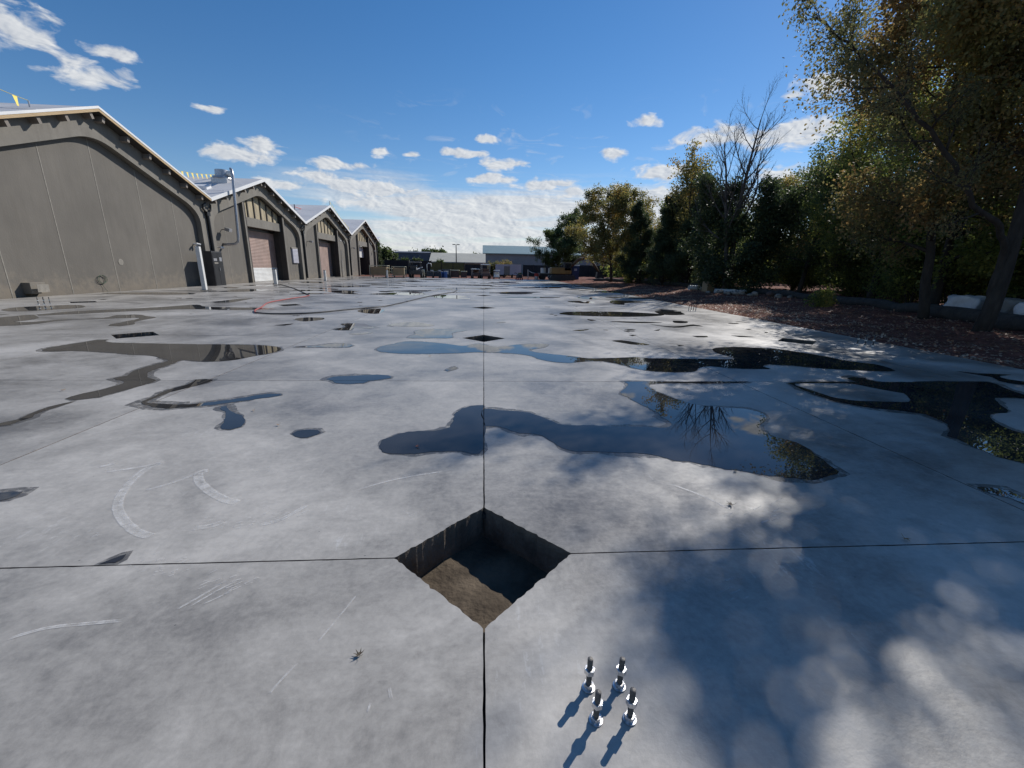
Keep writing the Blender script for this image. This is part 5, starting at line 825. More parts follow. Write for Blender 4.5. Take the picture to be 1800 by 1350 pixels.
tree(5,P_(H=9.5,R=2.3,r=.13,stems=2,nleaf=8000,leaf=.17,spread=.22,start=(.35,.25,.2),up=(.03,.14,.06,.02),ang=((25,50),(25,50),(30,60)),kids=(14,6,4)),(17.6,35.5),.4,'poplar_tree','tall thin airy tree with sparse top leaves behind the cedars','tree','olive')
# ivy-covered tree with bare crown
iv=tree(6,P_(H=10.6,R=4.3,r=.26,stems=2,nleaf=0,start=(.36,.3,.2),up=(.03,.13,.09,.05),ang=((30,55),(22,45),(20,45)),kids=(15,8,6),prof=lambda t:.85-.35*t,wob=(.04,.08,.12,.2)),(16.7,26.5),.4,'ivy_covered_tree','tall tree with bare upswept top branches and ivy smothered lower half','tree','cedar','deadbark')
b_,me_=tree_meshes(61,P_(H=7.9,R=2.5,r=.1,stems=2,prof=lambda t:1.05-.5*t,kids=(22,7,4),start=(.04,.1,.2),ang=((45,85),(30,60),(25,60)),wob=(.12,.16,.2,.25),nleaf=52000,leaf=.15,spread=.24))
me_.materials.append(LF['cedar']); o=bpy.data.objects.new('ivy',me_); COL.objects.link(o); o.parent=iv
# mid trees
tree(7,P_(H=6.6,R=3.0,r=.17,nleaf=20000,leaf=.14,spread=.2,kids=(18,7,5)),(20.0,24.0),2,'broadleaf_tree','dark rounded tree just right of the ivy covered tree','tree','dark')
tree(8,P_(H=7.2,R=3.0,r=.16,nleaf=8000,leaf=.13,spread=.22,kids=(16,7,5),lean=(-.25,0,1)),(22.0,22.5),1.2,'leaning_tree','thin half bare rusty leaved tree leaning left beside the big tree mass','tree','rust','deadbark')
tree(9,P_(H=8.6,R=3.6,r=.22,nleaf=34000,leaf=.12,spread=.2,kids=(20,8,5)),(19.8,18.6),1.2,'broadleaf_tree','yellow green backlit tree with a forked trunk in the right wood','tree','yellow')
tree(10,P_(H=8.2,R=3.6,r=.22,nleaf=42000,leaf=.12,spread=.2,kids=(20,8,5)),(17.6,13.6),3.2,'broadleaf_tree','green leafy tree above the grey silt sock left of the white bag','tree','green')
# the big leaning tree at the right edge, its limb reaching out over the slab
big=empty('leaning_oak',(13.42,8.45,gz(13.42,8.45)),0,'biggest tree at the right edge with a long dark limb reaching over the slab','tree')
T=Tree(77)
prm=P_(H=11.0,R=2.45,r=.3,nleaf=0,kids=(13,7,5),start=(.38,.15,.15),ang=((35,70),(30,60),(30,65)),wob=(.04,.10,.18,.25),up=(.01,.04,.0,0))
T.branch(np.array([.0,0,-.3]),unit(np.array([.085,-.02,1.])),11.0,.20,0,3,prm)
Tl=Tree(79)
def guided(T,pts,r0,r1,prm,nk,t0):
    pts=[np.array(p,float) for p in pts]; P=[]
    for k in range(len(pts)-1):
        p0=pts[max(k-1,0)];p1=pts[k];p2=pts[k+1];p3=pts[min(k+2,len(pts)-1)]
        for q in range(4):
            t=q/4; P.append(.5*((2*p1)+(-p0+p2)*t+(2*p0-5*p1+4*p2-p3)*t*t+(-p0+3*p1-3*p2+p3)*t**3)+T.r.normal(0,.02,3))
    P.append(pts[-1]); n=len(P)-1; rs=[r0+(r1-r0)*(i/n)**.8 for i in range(n+1)]; T.lines.append((np.array(P),rs,0))
    for c in range(nk):
        t=t0+(1-t0)*(c+T.r.uniform(0,.9))/nk; i=min(n-1,int(t*n)); dd=unit(P[i+1]-P[i]); ang=math.radians(T.r.uniform(35,70)); az_=c*2.4+T.r.uniform(-.6,.6)
        u=unit(np.cross(dd,[0,1.,.1])); v=np.cross(dd,u); nd_=unit(dd*math.cos(ang)+(u*math.cos(az_)+v*math.sin(az_))*math.sin(ang))
        L2=prm['R']*T.r.uniform(.7,1.1)*(1.1-.6*t); T.branch(P[i],nd_,L2,max(.008,min(rs[i]*.6,L2*.028)),1,3,prm)
LP=[(13.45,8.45,1.0),(13.35,8.42,2.1),(12.9,8.3,2.8),(12.0,8.3,3.3),(10.9,8.3,4.4),(9.8,8.3,5.25),(8.6,8.3,6.05),(7.75,8.3,6.55),(7.1,8.3,6.9)]
prl=dict(prm,R=1.7,kids=(0,7,5),wob=(.03,.12,.2,.25),up=(.0,.04,.0,0),start=(.2,.15,.15))
guided(Tl,[(p[0]-13.42,p[1]-8.45,p[2]-gz(13.42,8.45)) for p in LP],.10,.014,prl,18,.34)
b=MB()
for pts,rs,lvl in T.lines+Tl.lines: b.tube([tuple(p) for p in pts],rs,(10,7,4,3)[min(lvl,3)])
b.build('trunk',MT['bark'],big,smooth=True,fixn=False)
def crown_from(T,m,spread,leaf,matn,parent,droop=.5,wid=.3,name='crown'):
    A=np.array(T.anch); r_=T.r; idx=r_.integers(0,len(A),m); C=A[idx]+r_.normal(0,spread,(m,3)); sz=leaf*r_.uniform(.6,1.35,m)
    a=r_.normal(0,1,(m,3)); a[:,2]-=droop; a/=np.linalg.norm(a,axis=1)[:,None]; c=np.cross(a,r_.normal(0,1,(m,3))); c/=np.linalg.norm(c,axis=1)[:,None]
    Q=np.stack([C,C+a*sz[:,None]*.5+c*sz[:,None]*wid,C+a*sz[:,None],C+a*sz[:,None]*.5-c*sz[:,None]*wid],1).reshape(-1,3)
    me=bpy.data.meshes.new(name); me.vertices.add(m*4); me.vertices.foreach_set('co',Q.ravel()); me.loops.add(m*4); me.loops.foreach_set('vertex_index',np.arange(m*4)); me.polygons.add(m); me.polygons.foreach_set('loop_start',np.arange(m)*4); me.polygons.foreach_set('loop_total',np.full(m,4)); me.update(); me.validate()
    me.materials.append(LF[matn]); o=bpy.data.objects.new(name,me); COL.objects.link(o); o.parent=parent; return o
crown_from(T,50000,.23,.11,'olive',big); crown_from(Tl,6000,.10,.07,'rust',big,name='limb_leaves')
tree(12,P_(H=9.0,R=2.9,r=.17,nleaf=48000,leaf=.105,spread=.24,kids=(22,8,5),start=(.26,.2,.2),lean=(-.12,.02,1)),(14.9,11.3),0,'broadleaf_tree','tall dense brownish tree filling the top right behind the reaching limb','tree','rust')
tree(14,P_(H=7.8,R=3.6,r=.18,nleaf=26000,leaf=.17,spread=.25),(24.5,30.5),1.0,'broadleaf_tree','olive tree behind and right of the ivy covered tree','tree','olive')
tree(13,P_(H=7.6,R=2.9,r=.15,nleaf=20000,leaf=.16,spread=.2),(16.0,44.6),.5,'broadleaf_tree','olive tree closing the gap between yellowing tree and cedars','tree','olive')
# tall trees beyond the right edge of the view: their shade falls on the slab
for k,(x,y,s_,rz) in enumerate(((16.5,4.2,1.0,.5),)):
    if k==0: sh=tree(90,P_(H=13.5,R=4.4,r=.28,nleaf=34000,leaf=.14,spread=.22,kids=(20,7,5),start=(.3,.2,.2)),(x,y),rz,'shade_tree','tall oak like tree just outside the right edge of the view','tree','olive',group='tall trees beyond the right edge')
    else: copy_tree(sh,(x,y,gz(x,y)),rz,s_,'tall oak like tree just outside the right edge of the view')
# deep wood behind
fr=random.Random(31)
G2='trees deep in the wood behind the front row'
wl='dark background tree deep in the wood behind the front row'
w0=tree(91,P_(H=9.5,R=3.6,r=.17,nleaf=22000,leaf=.27,spread=.3,kids=(17,6,4),start=(.12,.2,.2)),(29,62),0,'woodland_tree',wl,'tree','green',group=G2)
w1=tree(92,P_(H=8.5,R=3.4,r=.17,nleaf=22000,leaf=.26,spread=.3,kids=(17,6,4),start=(.08,.2,.2)),(27,54),0,'woodland_tree',wl,'tree','dark',group=G2)
spots=[]
for k in range(26):
    y=fr.uniform(4,66); x=fr.uniform(21.5,33)+max(0,(y-45)*.12)
    if y<16: x=fr.uniform(18.5,30)
    if -12.5<x-y<-2.5 and x<34: continue
    spots.append((x,y))
for k,(x,y) in enumerate(spots):
    s_=fr.uniform(.6,.85) if y>34 else fr.uniform(.42,.62)
    copy_tree(w0 if k%2 else w1,(x,y,gz(x,y)),fr.uniform(0,6.28),s_)
# understorey shrubs
su=P_(H=2.2,R=1.5,r=.05,stems=3,maxl=2,kids=(10,6),start=(.1,.2),leaflvl=1,nleaf=9000,leaf=.11,spread=.16,ang=((30,70),(30,60)))
s0=tree(95,su,(15.9,44),0,'shrub','x','shrub','yellow',group='shrubs under the trees')
s1=tree(96,dict(su,H=2.8,R=1.9,nleaf=12000),(22,22),0,'shrub','x','shrub','green',group='shrubs under the trees')
shl={}
s0['label']='bright yellow green bush under the cedars at their left end'; s1['label']='green understorey bush in the shade at the foot of the wood'
sp2=[(17.2,44.5,0),(19.5,41.0,0),(20.6,33.5,0),(19.0,30.5,0)]
for k,(x,y,_) in enumerate(sp2): copy_tree(s0,(x,y,gz(x,y)),k*1.3,.8+.1*k,['yellow green bush filling the gap behind the first cedar trunks','yellow green bush seen low between the cedar trunks','bush glimpsed low between cedars and the ivy covered tree','bright low bush at the left foot of the ivy covered tree'][k])
for k in range(18):
    y=fr.uniform(7,50); x=fr.uniform(20,23)-(1.5 if y<18 else 0)
    copy_tree(s1,(x,y,gz(x,y)),fr.uniform(0,6),fr.uniform(.8,1.35))
pl=tree(97,dict(su,H=.55,R=.5,r=.012,nleaf=1500,leaf=.09,spread=.07,stems=4,kids=(6,4)),(14.8,15.6),0,'weed_plant','small bright green sapling on the red soil in front of the silt sock','plant','yellow')
# leaf litter
def litter():
    r_=np.random.default_rng(4); m=34000
    x=9.85+np.abs(r_.normal(0,3.4,m)); y=r_.uniform(1,48,m)**1.0
    keep=x<20; x=x[keep]; y=y[keep]; m=len(x)
    z=np.array([gz(a,b__) for a,b__ in zip(x,y)])+.012
    C=np.stack([x,y,z],1); sz=r_.uniform(.035,.10,m); a=r_.normal(0,1,(m,3)); a[:,2]*=.25; a/=np.linalg.norm(a,axis=1)[:,None]; c=np.cross(a,np.stack([r_.normal(0,.3,m),r_.normal(0,.3,m),np.ones(m)],1)); c/=np.linalg.norm(c,axis=1)[:,None]
    Q=np.stack([C,C+a*sz[:,None]*.5+c*sz[:,None]*.33,C+a*sz[:,None],C+a*sz[:,None]*.5-c*sz[:,None]*.33],1).reshape(-1,3)
    me=bpy.data.meshes.new('leaf_litter'); me.vertices.add(m*4); me.vertices.foreach_set('co',Q.ravel()); me.loops.add(m*4); me.loops.foreach_set('vertex_index',np.arange(m*4)); me.polygons.add(m); me.polygons.foreach_set('loop_start',np.arange(m)*4); me.polygons.foreach_set('loop_total',np.full(m,4)); me.update()
    me.materials.append(leaf_mat('litter_leaf',[(.13,.07,.045),(.24,.14,.09),(.38,.27,.19),(.45,.36,.28)],.15)); o=bpy.data.objects.new('leaf_litter',me); COL.objects.link(o); tag(o,'dry pale and brown leaf litter scattered over the red soil','leaf litter',kind='stuff')
litter()
# ---------------------------------------------------------------- things along the right edge
def sock(pts,r,label):
    P=[]; n_=len(pts)
    for k in range(n_-1):
        for s_ in range(8):
            t=s_/8; x=pts[k][0]*(1-t)+pts[k+1][0]*t+.05*math.sin(k*5+s_*.9); y=pts[k][1]*(1-t)+pts[k+1][1]*t; P.append((x,y,gz(x,y)+r*.72))
    rs=[r*(1+.10*math.sin(i*1.7)+.05*math.sin(i*4.1)) for i in range(len(P))]; rs[0]=r*.4; rs[-1]=r*.4
    o=MB().tube(P,rs,12).build('silt_sock',MT['sock'],None,smooth=True); tag(o,label,'silt sock','silt socks along the wood edge')
sock([(14.4,4.5),(15.0,9.0),(15.9,12.4)],.24,'nearest thick dark silt sock in front of the white bag')
sock([(15.7,11.2),(16.7,14.6),(17.5,19.0)],.20,'dark silt sock running behind the small green sapling')
sock([(17.2,18.6),(17.6,24.0),(17.9,31.0)],.19,'dark silt sock behind the stones and white pipes')
sock([(17.6,31.4),(17.4,38.0),(16.6,45.5)],.2,'grey silt sock at the feet of the cedars')
sock([(16.4,45.2),(15.2,50.0),(14.2,54.0)],.2,'farthest grey silt sock near the excavator')
def pipe(x,y,l,r,rz,label):
    o=empty('plastic_pipe',(x,y,gz(x,y)+r),rz,label,'pipe','white plastic pipes on the soil')
    b=MB(); n_=20; P=[]
    for xx,rr in ((-l/2,r),(l/2,r),(l/2,r*.9),(-l/2,r*.9)):
        for k in range(n_): P.append((xx,rr*math.cos(2*math.pi*k/n_),rr*math.sin(2*math.pi*k/n_)))
    F=[(q*n_+k,q*n_+(k+1)%n_,((q+1)%4)*n_+(k+1)%n_,((q+1)%4)*n_+k) for q in range(4) for k in range(n_)]
    b.add(P,F).build('pipe_wall',MT['whitepaint'],o,smooth='auto'); MB().tube([(l/2-.1,r*1.04*math.cos(t),r*1.04*math.sin(t)) for t in np.linspace(0,6.28,20)],.02,5).build('coupling_ring',MT['whitepaint'],o)
pipe(15.6,28.3,1.5,.17,.1,'left white plastic pipe lying on the soil before the cedars')
pipe(15.9,25.3,1.3,.15,-.2,'middle white plastic pipe lying behind the grey stones')
pipe(16.3,24.2,1.1,.12,.5,'right white plastic pipe tilted against the stones')
def rock(x,y,s,seed,m,label,name='stone'):
    r_=random.Random(seed); bm=bmesh.new(); bmesh.ops.create_icosphere(bm,subdivisions=2,radius=1)
    ph=[r_.uniform(0,6) for _ in range(6)]
    for v in bm.verts:
        c=v.co; q=1+.18*math.sin(3*c.x+ph[0])*math.cos(2.5*c.y+ph[1])+.12*math.sin(5*c.z+ph[2]+3*c.x); v.co=Vector((c.x*s*q*1.25,c.y*s*q,c.z*s*q*.72))
    me=bpy.data.meshes.new(name); bm.to_mesh(me); bm.free(); me.materials.append(MT[m]); me.polygons.foreach_set('use_smooth',[r_.random()<.5]*len(me.polygons)); o=bpy.data.objects.new(name,me); COL.objects.link(o); o.location=(x,y,gz(x,y)+s*.45); o.rotation_euler=(0,0,r_.uniform(0,6)); tag(o,label,'stone','loose stones beside the white pipes')
rr_=random.Random(9)
RL=['leftmost loose grey stone in front of the white pipes','second loose stone from the left in the pile by the pipes','third loose stone from the left in the pile by the pipes','middle loose stone of the pile by the pipes','larger rounded stone right of the pile middle','fifth from right loose stone on the soil','fourth from right loose stone on the soil','reddish stone near the right end of the pile','stone second from the right end of the pile','rightmost loose stone of the pile beside the soil hump']
for k in range(10):
    rock(14.9+k*.22+rr_.uniform(-.1,.1),25.6-k*.55+rr_.uniform(-.4,.4),rr_.uniform(.12,.24),k,'stone' if k!=7 else 'brown',RL[k])
bxo=MB().box((15.55,26.9,.55),(.6,.5,.75),rz=.3,ry=.06).build('cardboard_box',MT['tan'],None,bevel=.02); tag(bxo,'small brown box standing among the stones and white pipes','box')
# white bulk bags and tarp
def bag(x,y,sx,sy,sz,rz,m,label,seed):
    bm=bmesh.new(); bmesh.ops.create_cube(bm,size=1); bmesh.ops.subdivide_edges(bm,edges=bm.edges[:],cuts=9,use_grid_fill=True)
    r_=random.Random(seed); ph=[r_.uniform(0,6) for _ in range(9)]
    for v in bm.verts:
        c=v.co.copy(); d=c.length; k=1-.28*max(0,(d-.55)); q=Vector((c.x*k,c.y*k,c.z*k))
        q.x+=.035*math.sin(9*c.z+7*c.y+ph[0])+.02*math.sin(19*c.y+ph[1]); q.y+=.03*math.sin(8*c.x+11*c.z+ph[2]); q.z+=.05*math.sin(6*c.x+ph[3])*math.cos(7*c.y+ph[4])+.02*math.sin(17*c.x+13*c.y)
        v.co=Vector((q.x*sx,q.y*sy,q.z*sz))
    me=bpy.data.meshes.new('bulk_bag'); bm.to_mesh(me); bm.free(); me.materials.append(MT[m]); me.polygons.foreach_set('use_smooth',[True]*len(me.polygons)); o=bpy.data.objects.new('bulk_bag',me); COL.objects.link(o); o.location=(x,y,gz(x,y)+sz*.46); o.rotation_euler=(0,0,rz); tag(o,label,'bulk bag','white sacks behind the silt sock'); return o
bg1=bag(16.2,11.3,1.0,.8,.75,.5,'fabricwhite','square white bulk bag with dark holes behind the silt sock',1)
for q in ((-.3,-.34,-.1),(.05,-.36,.0)):
    MB().cyl((q[0],q[1]-.05,q[2]),(q[0],q[1]+.1,q[2]),.03,n=10).build('vent_hole',MT['black'],bg1)
bag(16.4,10.0,.8,.9,.7,1.2,'fabricgrey','grey shaded bulk bag between two white ones',2)
bag(15.9,9.0,.9,1.0,.62,.4,'fabricwhite','rumpled white sack against the big right tree trunk',3)
bag(17.2,12.9,1.3,.7,.3,.9,'fabricwhite','flat crumpled white sheet lying left of the square bulk bag',4)
# ---------------------------------------------------------------- far yard: buildings, fence, machines
def shed(name,x0,x1,y,dep,zw,zr,wm,rm,label,ov=.6):
    o=empty(name,((x0+x1)/2,y,0),0,label,'building'); hw=(x1-x0)/2
    MB().box((0,dep/2,zw/2-.2),(hw*2,dep,zw+.4)).build('wall',MT[wm],o)
    b=MB(); P=[(-hw-ov,-ov,zw-.15),(hw+ov,-ov,zw-.15),(hw+ov,dep/2,zr),(-hw-ov,dep/2,zr),(hw+ov,dep+ov,zw-.15),(-hw-ov,dep+ov,zw-.15)]
    P+= [(p[0],p[1],p[2]+.22) for p in P]
    b.add(P,[(0,1,2,3),(3,2,4,5),(6,9,8,7),(9,11,10,8),(0,6,7,1),(5,4,10,11),(0,3,9,6),(3,5,11,9),(1,7,8,2),(2,8,10,4)]); rf=b.build('roof',MT[rm],o)
    MB().prism([(-ov+.7,zw-.16),(dep+ov-.7,zw-.16),(dep/2,zr-.02)],[],-hw,hw,lambda u,v,t:(t,u,v)).build('gable',MT[wm],o)
    return o,rf
wgh,rf=shed('warehouse',.3,40,112,30,5.1,7.6,'grey','greenroof','long grey warehouse with a green metal roof beyond the yard')
b=MB(); [b.box((x,-.62,3.0),(.10,.05,4.2)) for x in np.arange(-19,19.5,1.5)]; b.build('wall_rib',MT['grey'],wgh); MB().box((8-5,-.1,1.4),(1.2,.1,2.4)).build('door',MT['trailerwhite'],wgh)
shed('low_building',-11.0,-.2,92,9,2.5,4.3,'beigewall','beige','low building with a pale beige roof left of the green roofed warehouse')
nb,_=shed('flat_building',-21.5,-12,104,14,4.6,4.9,'navy','navy','dark slate blue block behind the machines left of the light pole',.1)
MB().box((4.62,-.1,3.6),(.5,.2,1.4)).build('pale_corner',MT['whitepaint'],nb)
# fence screens
def fence(x0,x1,y,h,m,label,n_):
    o=empty('screened_fence',((x0+x1)/2,y,0),0,label,'fence','screened fence runs closing the yard'); hw=(x1-x0)/2
    MB().box((0,0,h/2),(hw*2,.04,h)).build('screen',MT[m],o)
    for k in range(n_+1): MB().cyl((-hw+2*hw*k/n_,-.06,-.1),(-hw+2*hw*k/n_,-.06,h+.1),.05,n=8).build('fence_post',MT['steel_dark'],o)
fence(-26,-10.2,84,2.6,'screen','dark screened fence behind the tan bins and machines',7)
fence(-10.0,-3.6,80,2.3,'olive','olive green mesh fence below the beige roof',3)
fence(-3.4,.6,78,2.0,'screen','short dark fence between olive mesh and white trailer',2)
fence(7.8,16,84,2.2,'screen','dark screened fence right of the white trailer',4)
fence(16.2,30,86,2.4,'screen','dark screened fence behind the portable toilet',5)
def lamp(x,y,h,label,heads=2):
    o=empty('light_pole',(x,y,0),0,label,'light pole'); MB().cyl((0,0,-.1),(0,0,h),.13,.08,n=10).build('pole',MT['steel_dark'],o,smooth='auto')
    for s_ in (-1,1): MB().box((s_*.42,0,h+.02),(.62,.34,.14)).build('lamp_head',MT['steel_dark'],o,bevel=.02)
    MB().cyl((0,0,-.1),(0,0,.6),.25,n=12).build('base',MT['pit'],o)
lamp(-5.6,88,5.9,'tall dark light pole in front of the beige roofed building'); lamp(-24,120,5.6,'thin distant light pole above the trees right of the warehouse row')
# wheels helper
def wheel(par,x,y,r,w_=.2,m='rubber'):
    t=MB().cyl((x-w_/2,y,r),(x+w_/2,y,r),r,n=18).build('wheel',MT[m],par,smooth='auto'); MB().cyl((x-w_/2-.01,y,r),(x+w_/2+.01,y,r),r*.55,n=14).build('rim',MT['galv'],t,smooth='auto')
def cart(x,y,rz,label,roofm='whitepaint',bodym='brown',h=1.75,sc=1):
    o=empty('golf_cart',(x,y,gz(x,y) if y<SY1 else -.05),rz,label,'golf cart','parked carts at the end of the slab',sc)
    if y<SY1: o.location.z=0
    MB().box((0,-.75,.55),(1.1,.7,.4),taper=.85).build('front_cowl',MT[bodym],o,bevel=.05); MB().box((0,.1,.42),(1.1,1.9,.16)).build('chassis',MT['machine'],o,bevel=.02)
    MB().box((0,.35,.7),(1.0,.5,.34)).build('seat',MT[bodym],o,bevel=.05); MB().box((0,.62,1.02),(1.0,.12,.42)).build('backrest',MT[bodym],o,bevel=.04)
    MB().box((0,.1,h+.02),(1.15,1.75,.08)).box((0,.1,h+.08),(.95,1.5,.06)).build('canopy',MT[roofm],o,bevel=.03)
    for sx in (-.5,.5):
        for sy in (-.65,.8): MB().cyl((sx,sy,.5),(sx,sy*.95,h),.022,n=6).build('canopy_post',MT['galv'],o)
        for sy in (-.75,.75): wheel(o,sx,sy,.23,.18)
    MB().tube([(.25,-.35,.8),(.25,-.25,1.05)],.02,6).build('steering_column',MT['machine'],o)
cart(.25,62.5,.1,'golf cart with a rounded white top left of the small white cart','whitepaint','brown',1.72,1.15)
cart(-1.2,63.2,.15,'low cart with a white cover left of the white topped golf cart','whitepaint','brown',1.25,1.05)
cart(1.9,62.0,-.05,'small all white cart in front of the white trailer','whitepaint','whitepaint',1.5,.8)
def table(x,y,w_,d,h,label):
    o=empty('work_table',(x,y,-.05),0,label,'table','covered tables at the end of the slab'); MB().box((0,0,h),(w_,d,.12)).build('table_top',MT['cream'],o,bevel=.01); MB().box((0,0,h/2),(w_*.9,d*.8,h*.8)).build('cabinet',MT['brown'],o,bevel=.01)
    for sx in (-.46,.46):
        for sy in (-.42,.42): MB().box((sx*w_,sy*d,h/2),(.07,.07,h-.06)).build('leg',MT['brown'],o)
table(-4.5,63.5,1.7,1.0,1.12,'wide brown work bench with a pale top beyond the slab edge'); table(-3.0,63.8,.9,.9,.98,'narrow brown bench with a pale top right of the wide one')
# tan framed bins
def bin_(x,y,w_,h,label):
    o=empty('framed_bin',(x,y,0),0,label,'bin','tan bins in pipe frames'); MB().box((0,0,.32+h/2),(w_,1.2,h)).build('bin_body',MT['tan'],o,bevel=.02)
    for sx in (-1,1):
        MB().tube([(sx*(w_/2+.1),-.66,.05),(sx*(w_/2+.1),-.66,h+.5),(sx*(w_/2+.1),.66,h+.5),(sx*(w_/2+.1),.66,.05)],.04,6).build('side_hoop',MT['cream'],o)
    MB().tube([(-w_/2-.1,-.66,h+.5),(w_/2+.1,-.66,h+.5)],.035,6).build('top_rail',MT['cream'],o); MB().tube([(-w_/2-.1,-.66,.25),(w_/2+.1,-.66,.25)],.035,6).build('bottom_rail',MT['cream'],o)
    for sx in (-.4,.4): wheel(o,sx*w_,-.3,.16,.1)
bin_(-13.9,57.2,2.1,1.05,'large tan bin in a pale pipe frame beside the half open door bay'); bin_(-11.4,57.6,1.5,.95,'smaller tan bin in a pipe frame left of the dark telehandler')
dr=empty('pallet_rack',(-12.55,57.4,0),0,'narrow pale pallet rack between the two tan bins','rack')
for z in (.3,.75,1.2): MB().box((0,0,z),(.65,.9,.06)).build('shelf',MT['cream'],dr)
for sx in (-.3,.3): MB().box((sx,-.4,.65),(.05,.05,1.3)).build('upright',MT['cream'],dr)
# telehandler
th=empty('telehandler',(-9.3,59.4,0),0,'dark telehandler with a cage roof and a cream counterweight','telehandler')
MB().box((0,0,.75),(1.7,2.6,.6)).build('chassis',MT['machine'],th,bevel=.05); MB().box((-.4,-.2,1.35),(.8,1.2,.65)).build('engine_cover',MT['machine'],th,bevel=.08); MB().tube([(.75,-.5,1.05),(1.0,-.5,1.12),(1.05,-.5,.4)],.12,8).build('counterweight',MT['cream'],th,smooth=True)
MB().box((-.1,0,2.1),(1.4,1.3,.06)).build('cage_roof',MT['galv'],th)
for sx in (-.75,.55):
    for sy in (-.6,.6): MB().box((sx,sy,1.5),(.07,.07,1.2)).build('cage_post',MT['machine'],th)
MB().box((-1.05,-.1,1.2),(.16,.5,2.2)).build('mast',MT['machine'],th); MB().cyl((-.6,-1.1,.9),(.6,.9,1.4),.09,n=8).build('boom',MT['galv'],th)
for sx in (-.75,.75):
    for sy in (-.9,.9): wheel(th,sx,sy,.42,.3)
# power trowel style machine, generator, drums
def skid(x,y,label,h=1.5,hoop=True):
    o=empty('walk_behind_machine',(x,y,0),.3,label,'machine','dark machines parked at the slab end'); MB().box((0,0,.55),(1.1,1.1,.7),taper=.8).build('engine_block',MT['machine'],o,bevel=.06); MB().box((.3,-.2,.95),(.4,.4,.25)).build('fuel_tank',MT['galv'],o,bevel=.05)
    if hoop: MB().tube([(-.3,0,.8),(-.35,0,h-.2),(-.1,0,h),(.25,0,h-.1),(.3,0,h-.45)],.055,8).build('handle_hoop',MT['whitepaint'],o,smooth=True)
    for sx in (-.5,.5): wheel(o,sx,.3,.28,.16)
    MB().tube([(0,-.4,.7),(.1,-1.0,1.05)],.03,6).build('handlebar',MT['galv'],o)
skid(-7.6,59.6,'dark machine with a tall white hoop handle right of the telehandler',2.0); skid(-6.6,60.2,'low dark machine with pale tank right of the hooped one',1.2,False)
gn=empty('generator',(-5.5,62.5,-.05),0,'dark boxy generator left of the blue drums','generator'); MB().box((0,0,.7),(1.3,1.0,1.1)).build('housing',MT['machine'],gn,bevel=.05); MB().box((0,-.51,.8),(.7,.02,.5)).build('grille',MT['galv'],gn); MB().box((0,0,.1),(1.4,1.1,.14)).build('skid_base',MT['steel_dark'],gn)
for k,(x,lb) in enumerate(((-5.9,'left blue plastic drum beside the generator'),(-5.25,'right blue plastic drum beside the wide bench'))):
    o=empty('drum',(x-.35,61.6,-.05),0,lb,'drum','blue plastic drums'); MB().cyl((0,0,0),(0,0,.9),.29,n=18).build('barrel',MT['bluepl'],o,smooth='auto'); MB().cyl((0,0,.9),(0,0,.95),.27,n=18).build('lid',MT['trailerwhite'],o)
# white trailer
tr=empty('cargo_trailer',(4.2,73,-.05),0,'long white box trailer below the green roofed warehouse','trailer'); MB().box((0,0,1.3),(4.3,2.0,1.7)).build('body',MT['trailerwhite'],tr,bevel=.03); MB().box((-.25,-1.02,1.2),(1.0,.03,1.4)).build('door',MT['seam'],tr); MB().box((0,0,.4),(4.1,1.7,.1)).build('frame',MT['steel_dark'],tr); MB().box((0,0,2.17),(4.36,2.06,.06)).build('roof',MT['whitepaint'],tr)
for sx in (-.7,.7): 
    for sy in (-.9,.9): wheel(tr,sx,sy,.3,.2)
rp=rock(2.6,78,.01,3,'redplant','x') if False else None
# power trowel on slab at far right
pt=empty('plate_compactor',(4.9,57.6,0),.4,'small dark compactor with red feet standing on the far slab','compactor'); MB().box((0,0,.5),(.7,.8,.45),taper=.8).build('engine',MT['machine'],pt,bevel=.05); MB().box((.1,0,.85),(.4,.4,.22)).build('fuel_tank',MT['olive'],pt,bevel=.04)
for sx in (-.32,.32):
    for sy in (-.3,.3): MB().box((sx,sy,.14),(.12,.14,.28)).build('foot',MT['red'],pt)
MB().tube([(-.1,0,.7),(-.55,.1,.95),(-.7,.1,.85)],.04,6).build('handlebar',MT['machine'],pt)
mp_=empty('pump_stand',(6.6,62.2,-.05),0,'pale upright pole with a slanting arm near the far slab corner','pole'); MB().cyl((0,0,0),(-.02,0,1.45),.08,n=10).build('pole',MT['galv'],mp_); MB().tube([(0,0,1.3),(.6,0,1.0),(1.05,0,.95)],.04,6).build('arm',MT['whitepaint'],mp_); MB().box((0,0,.03),(.5,.5,.06)).build('base_plate',MT['red'],mp_)
dm=empty('fuel_drum',(7.8,61.8,-.05),0,'red topped drum right of the pale pole','drum'); MB().cyl((0,0,0),(0,0,.5),.3,n=16).build('barrel',MT['galv'],dm,smooth='auto'); MB().cyl((0,0,.5),(0,0,.95),.3,n=16).build('upper_barrel',MT['red'],dm,smooth='auto')
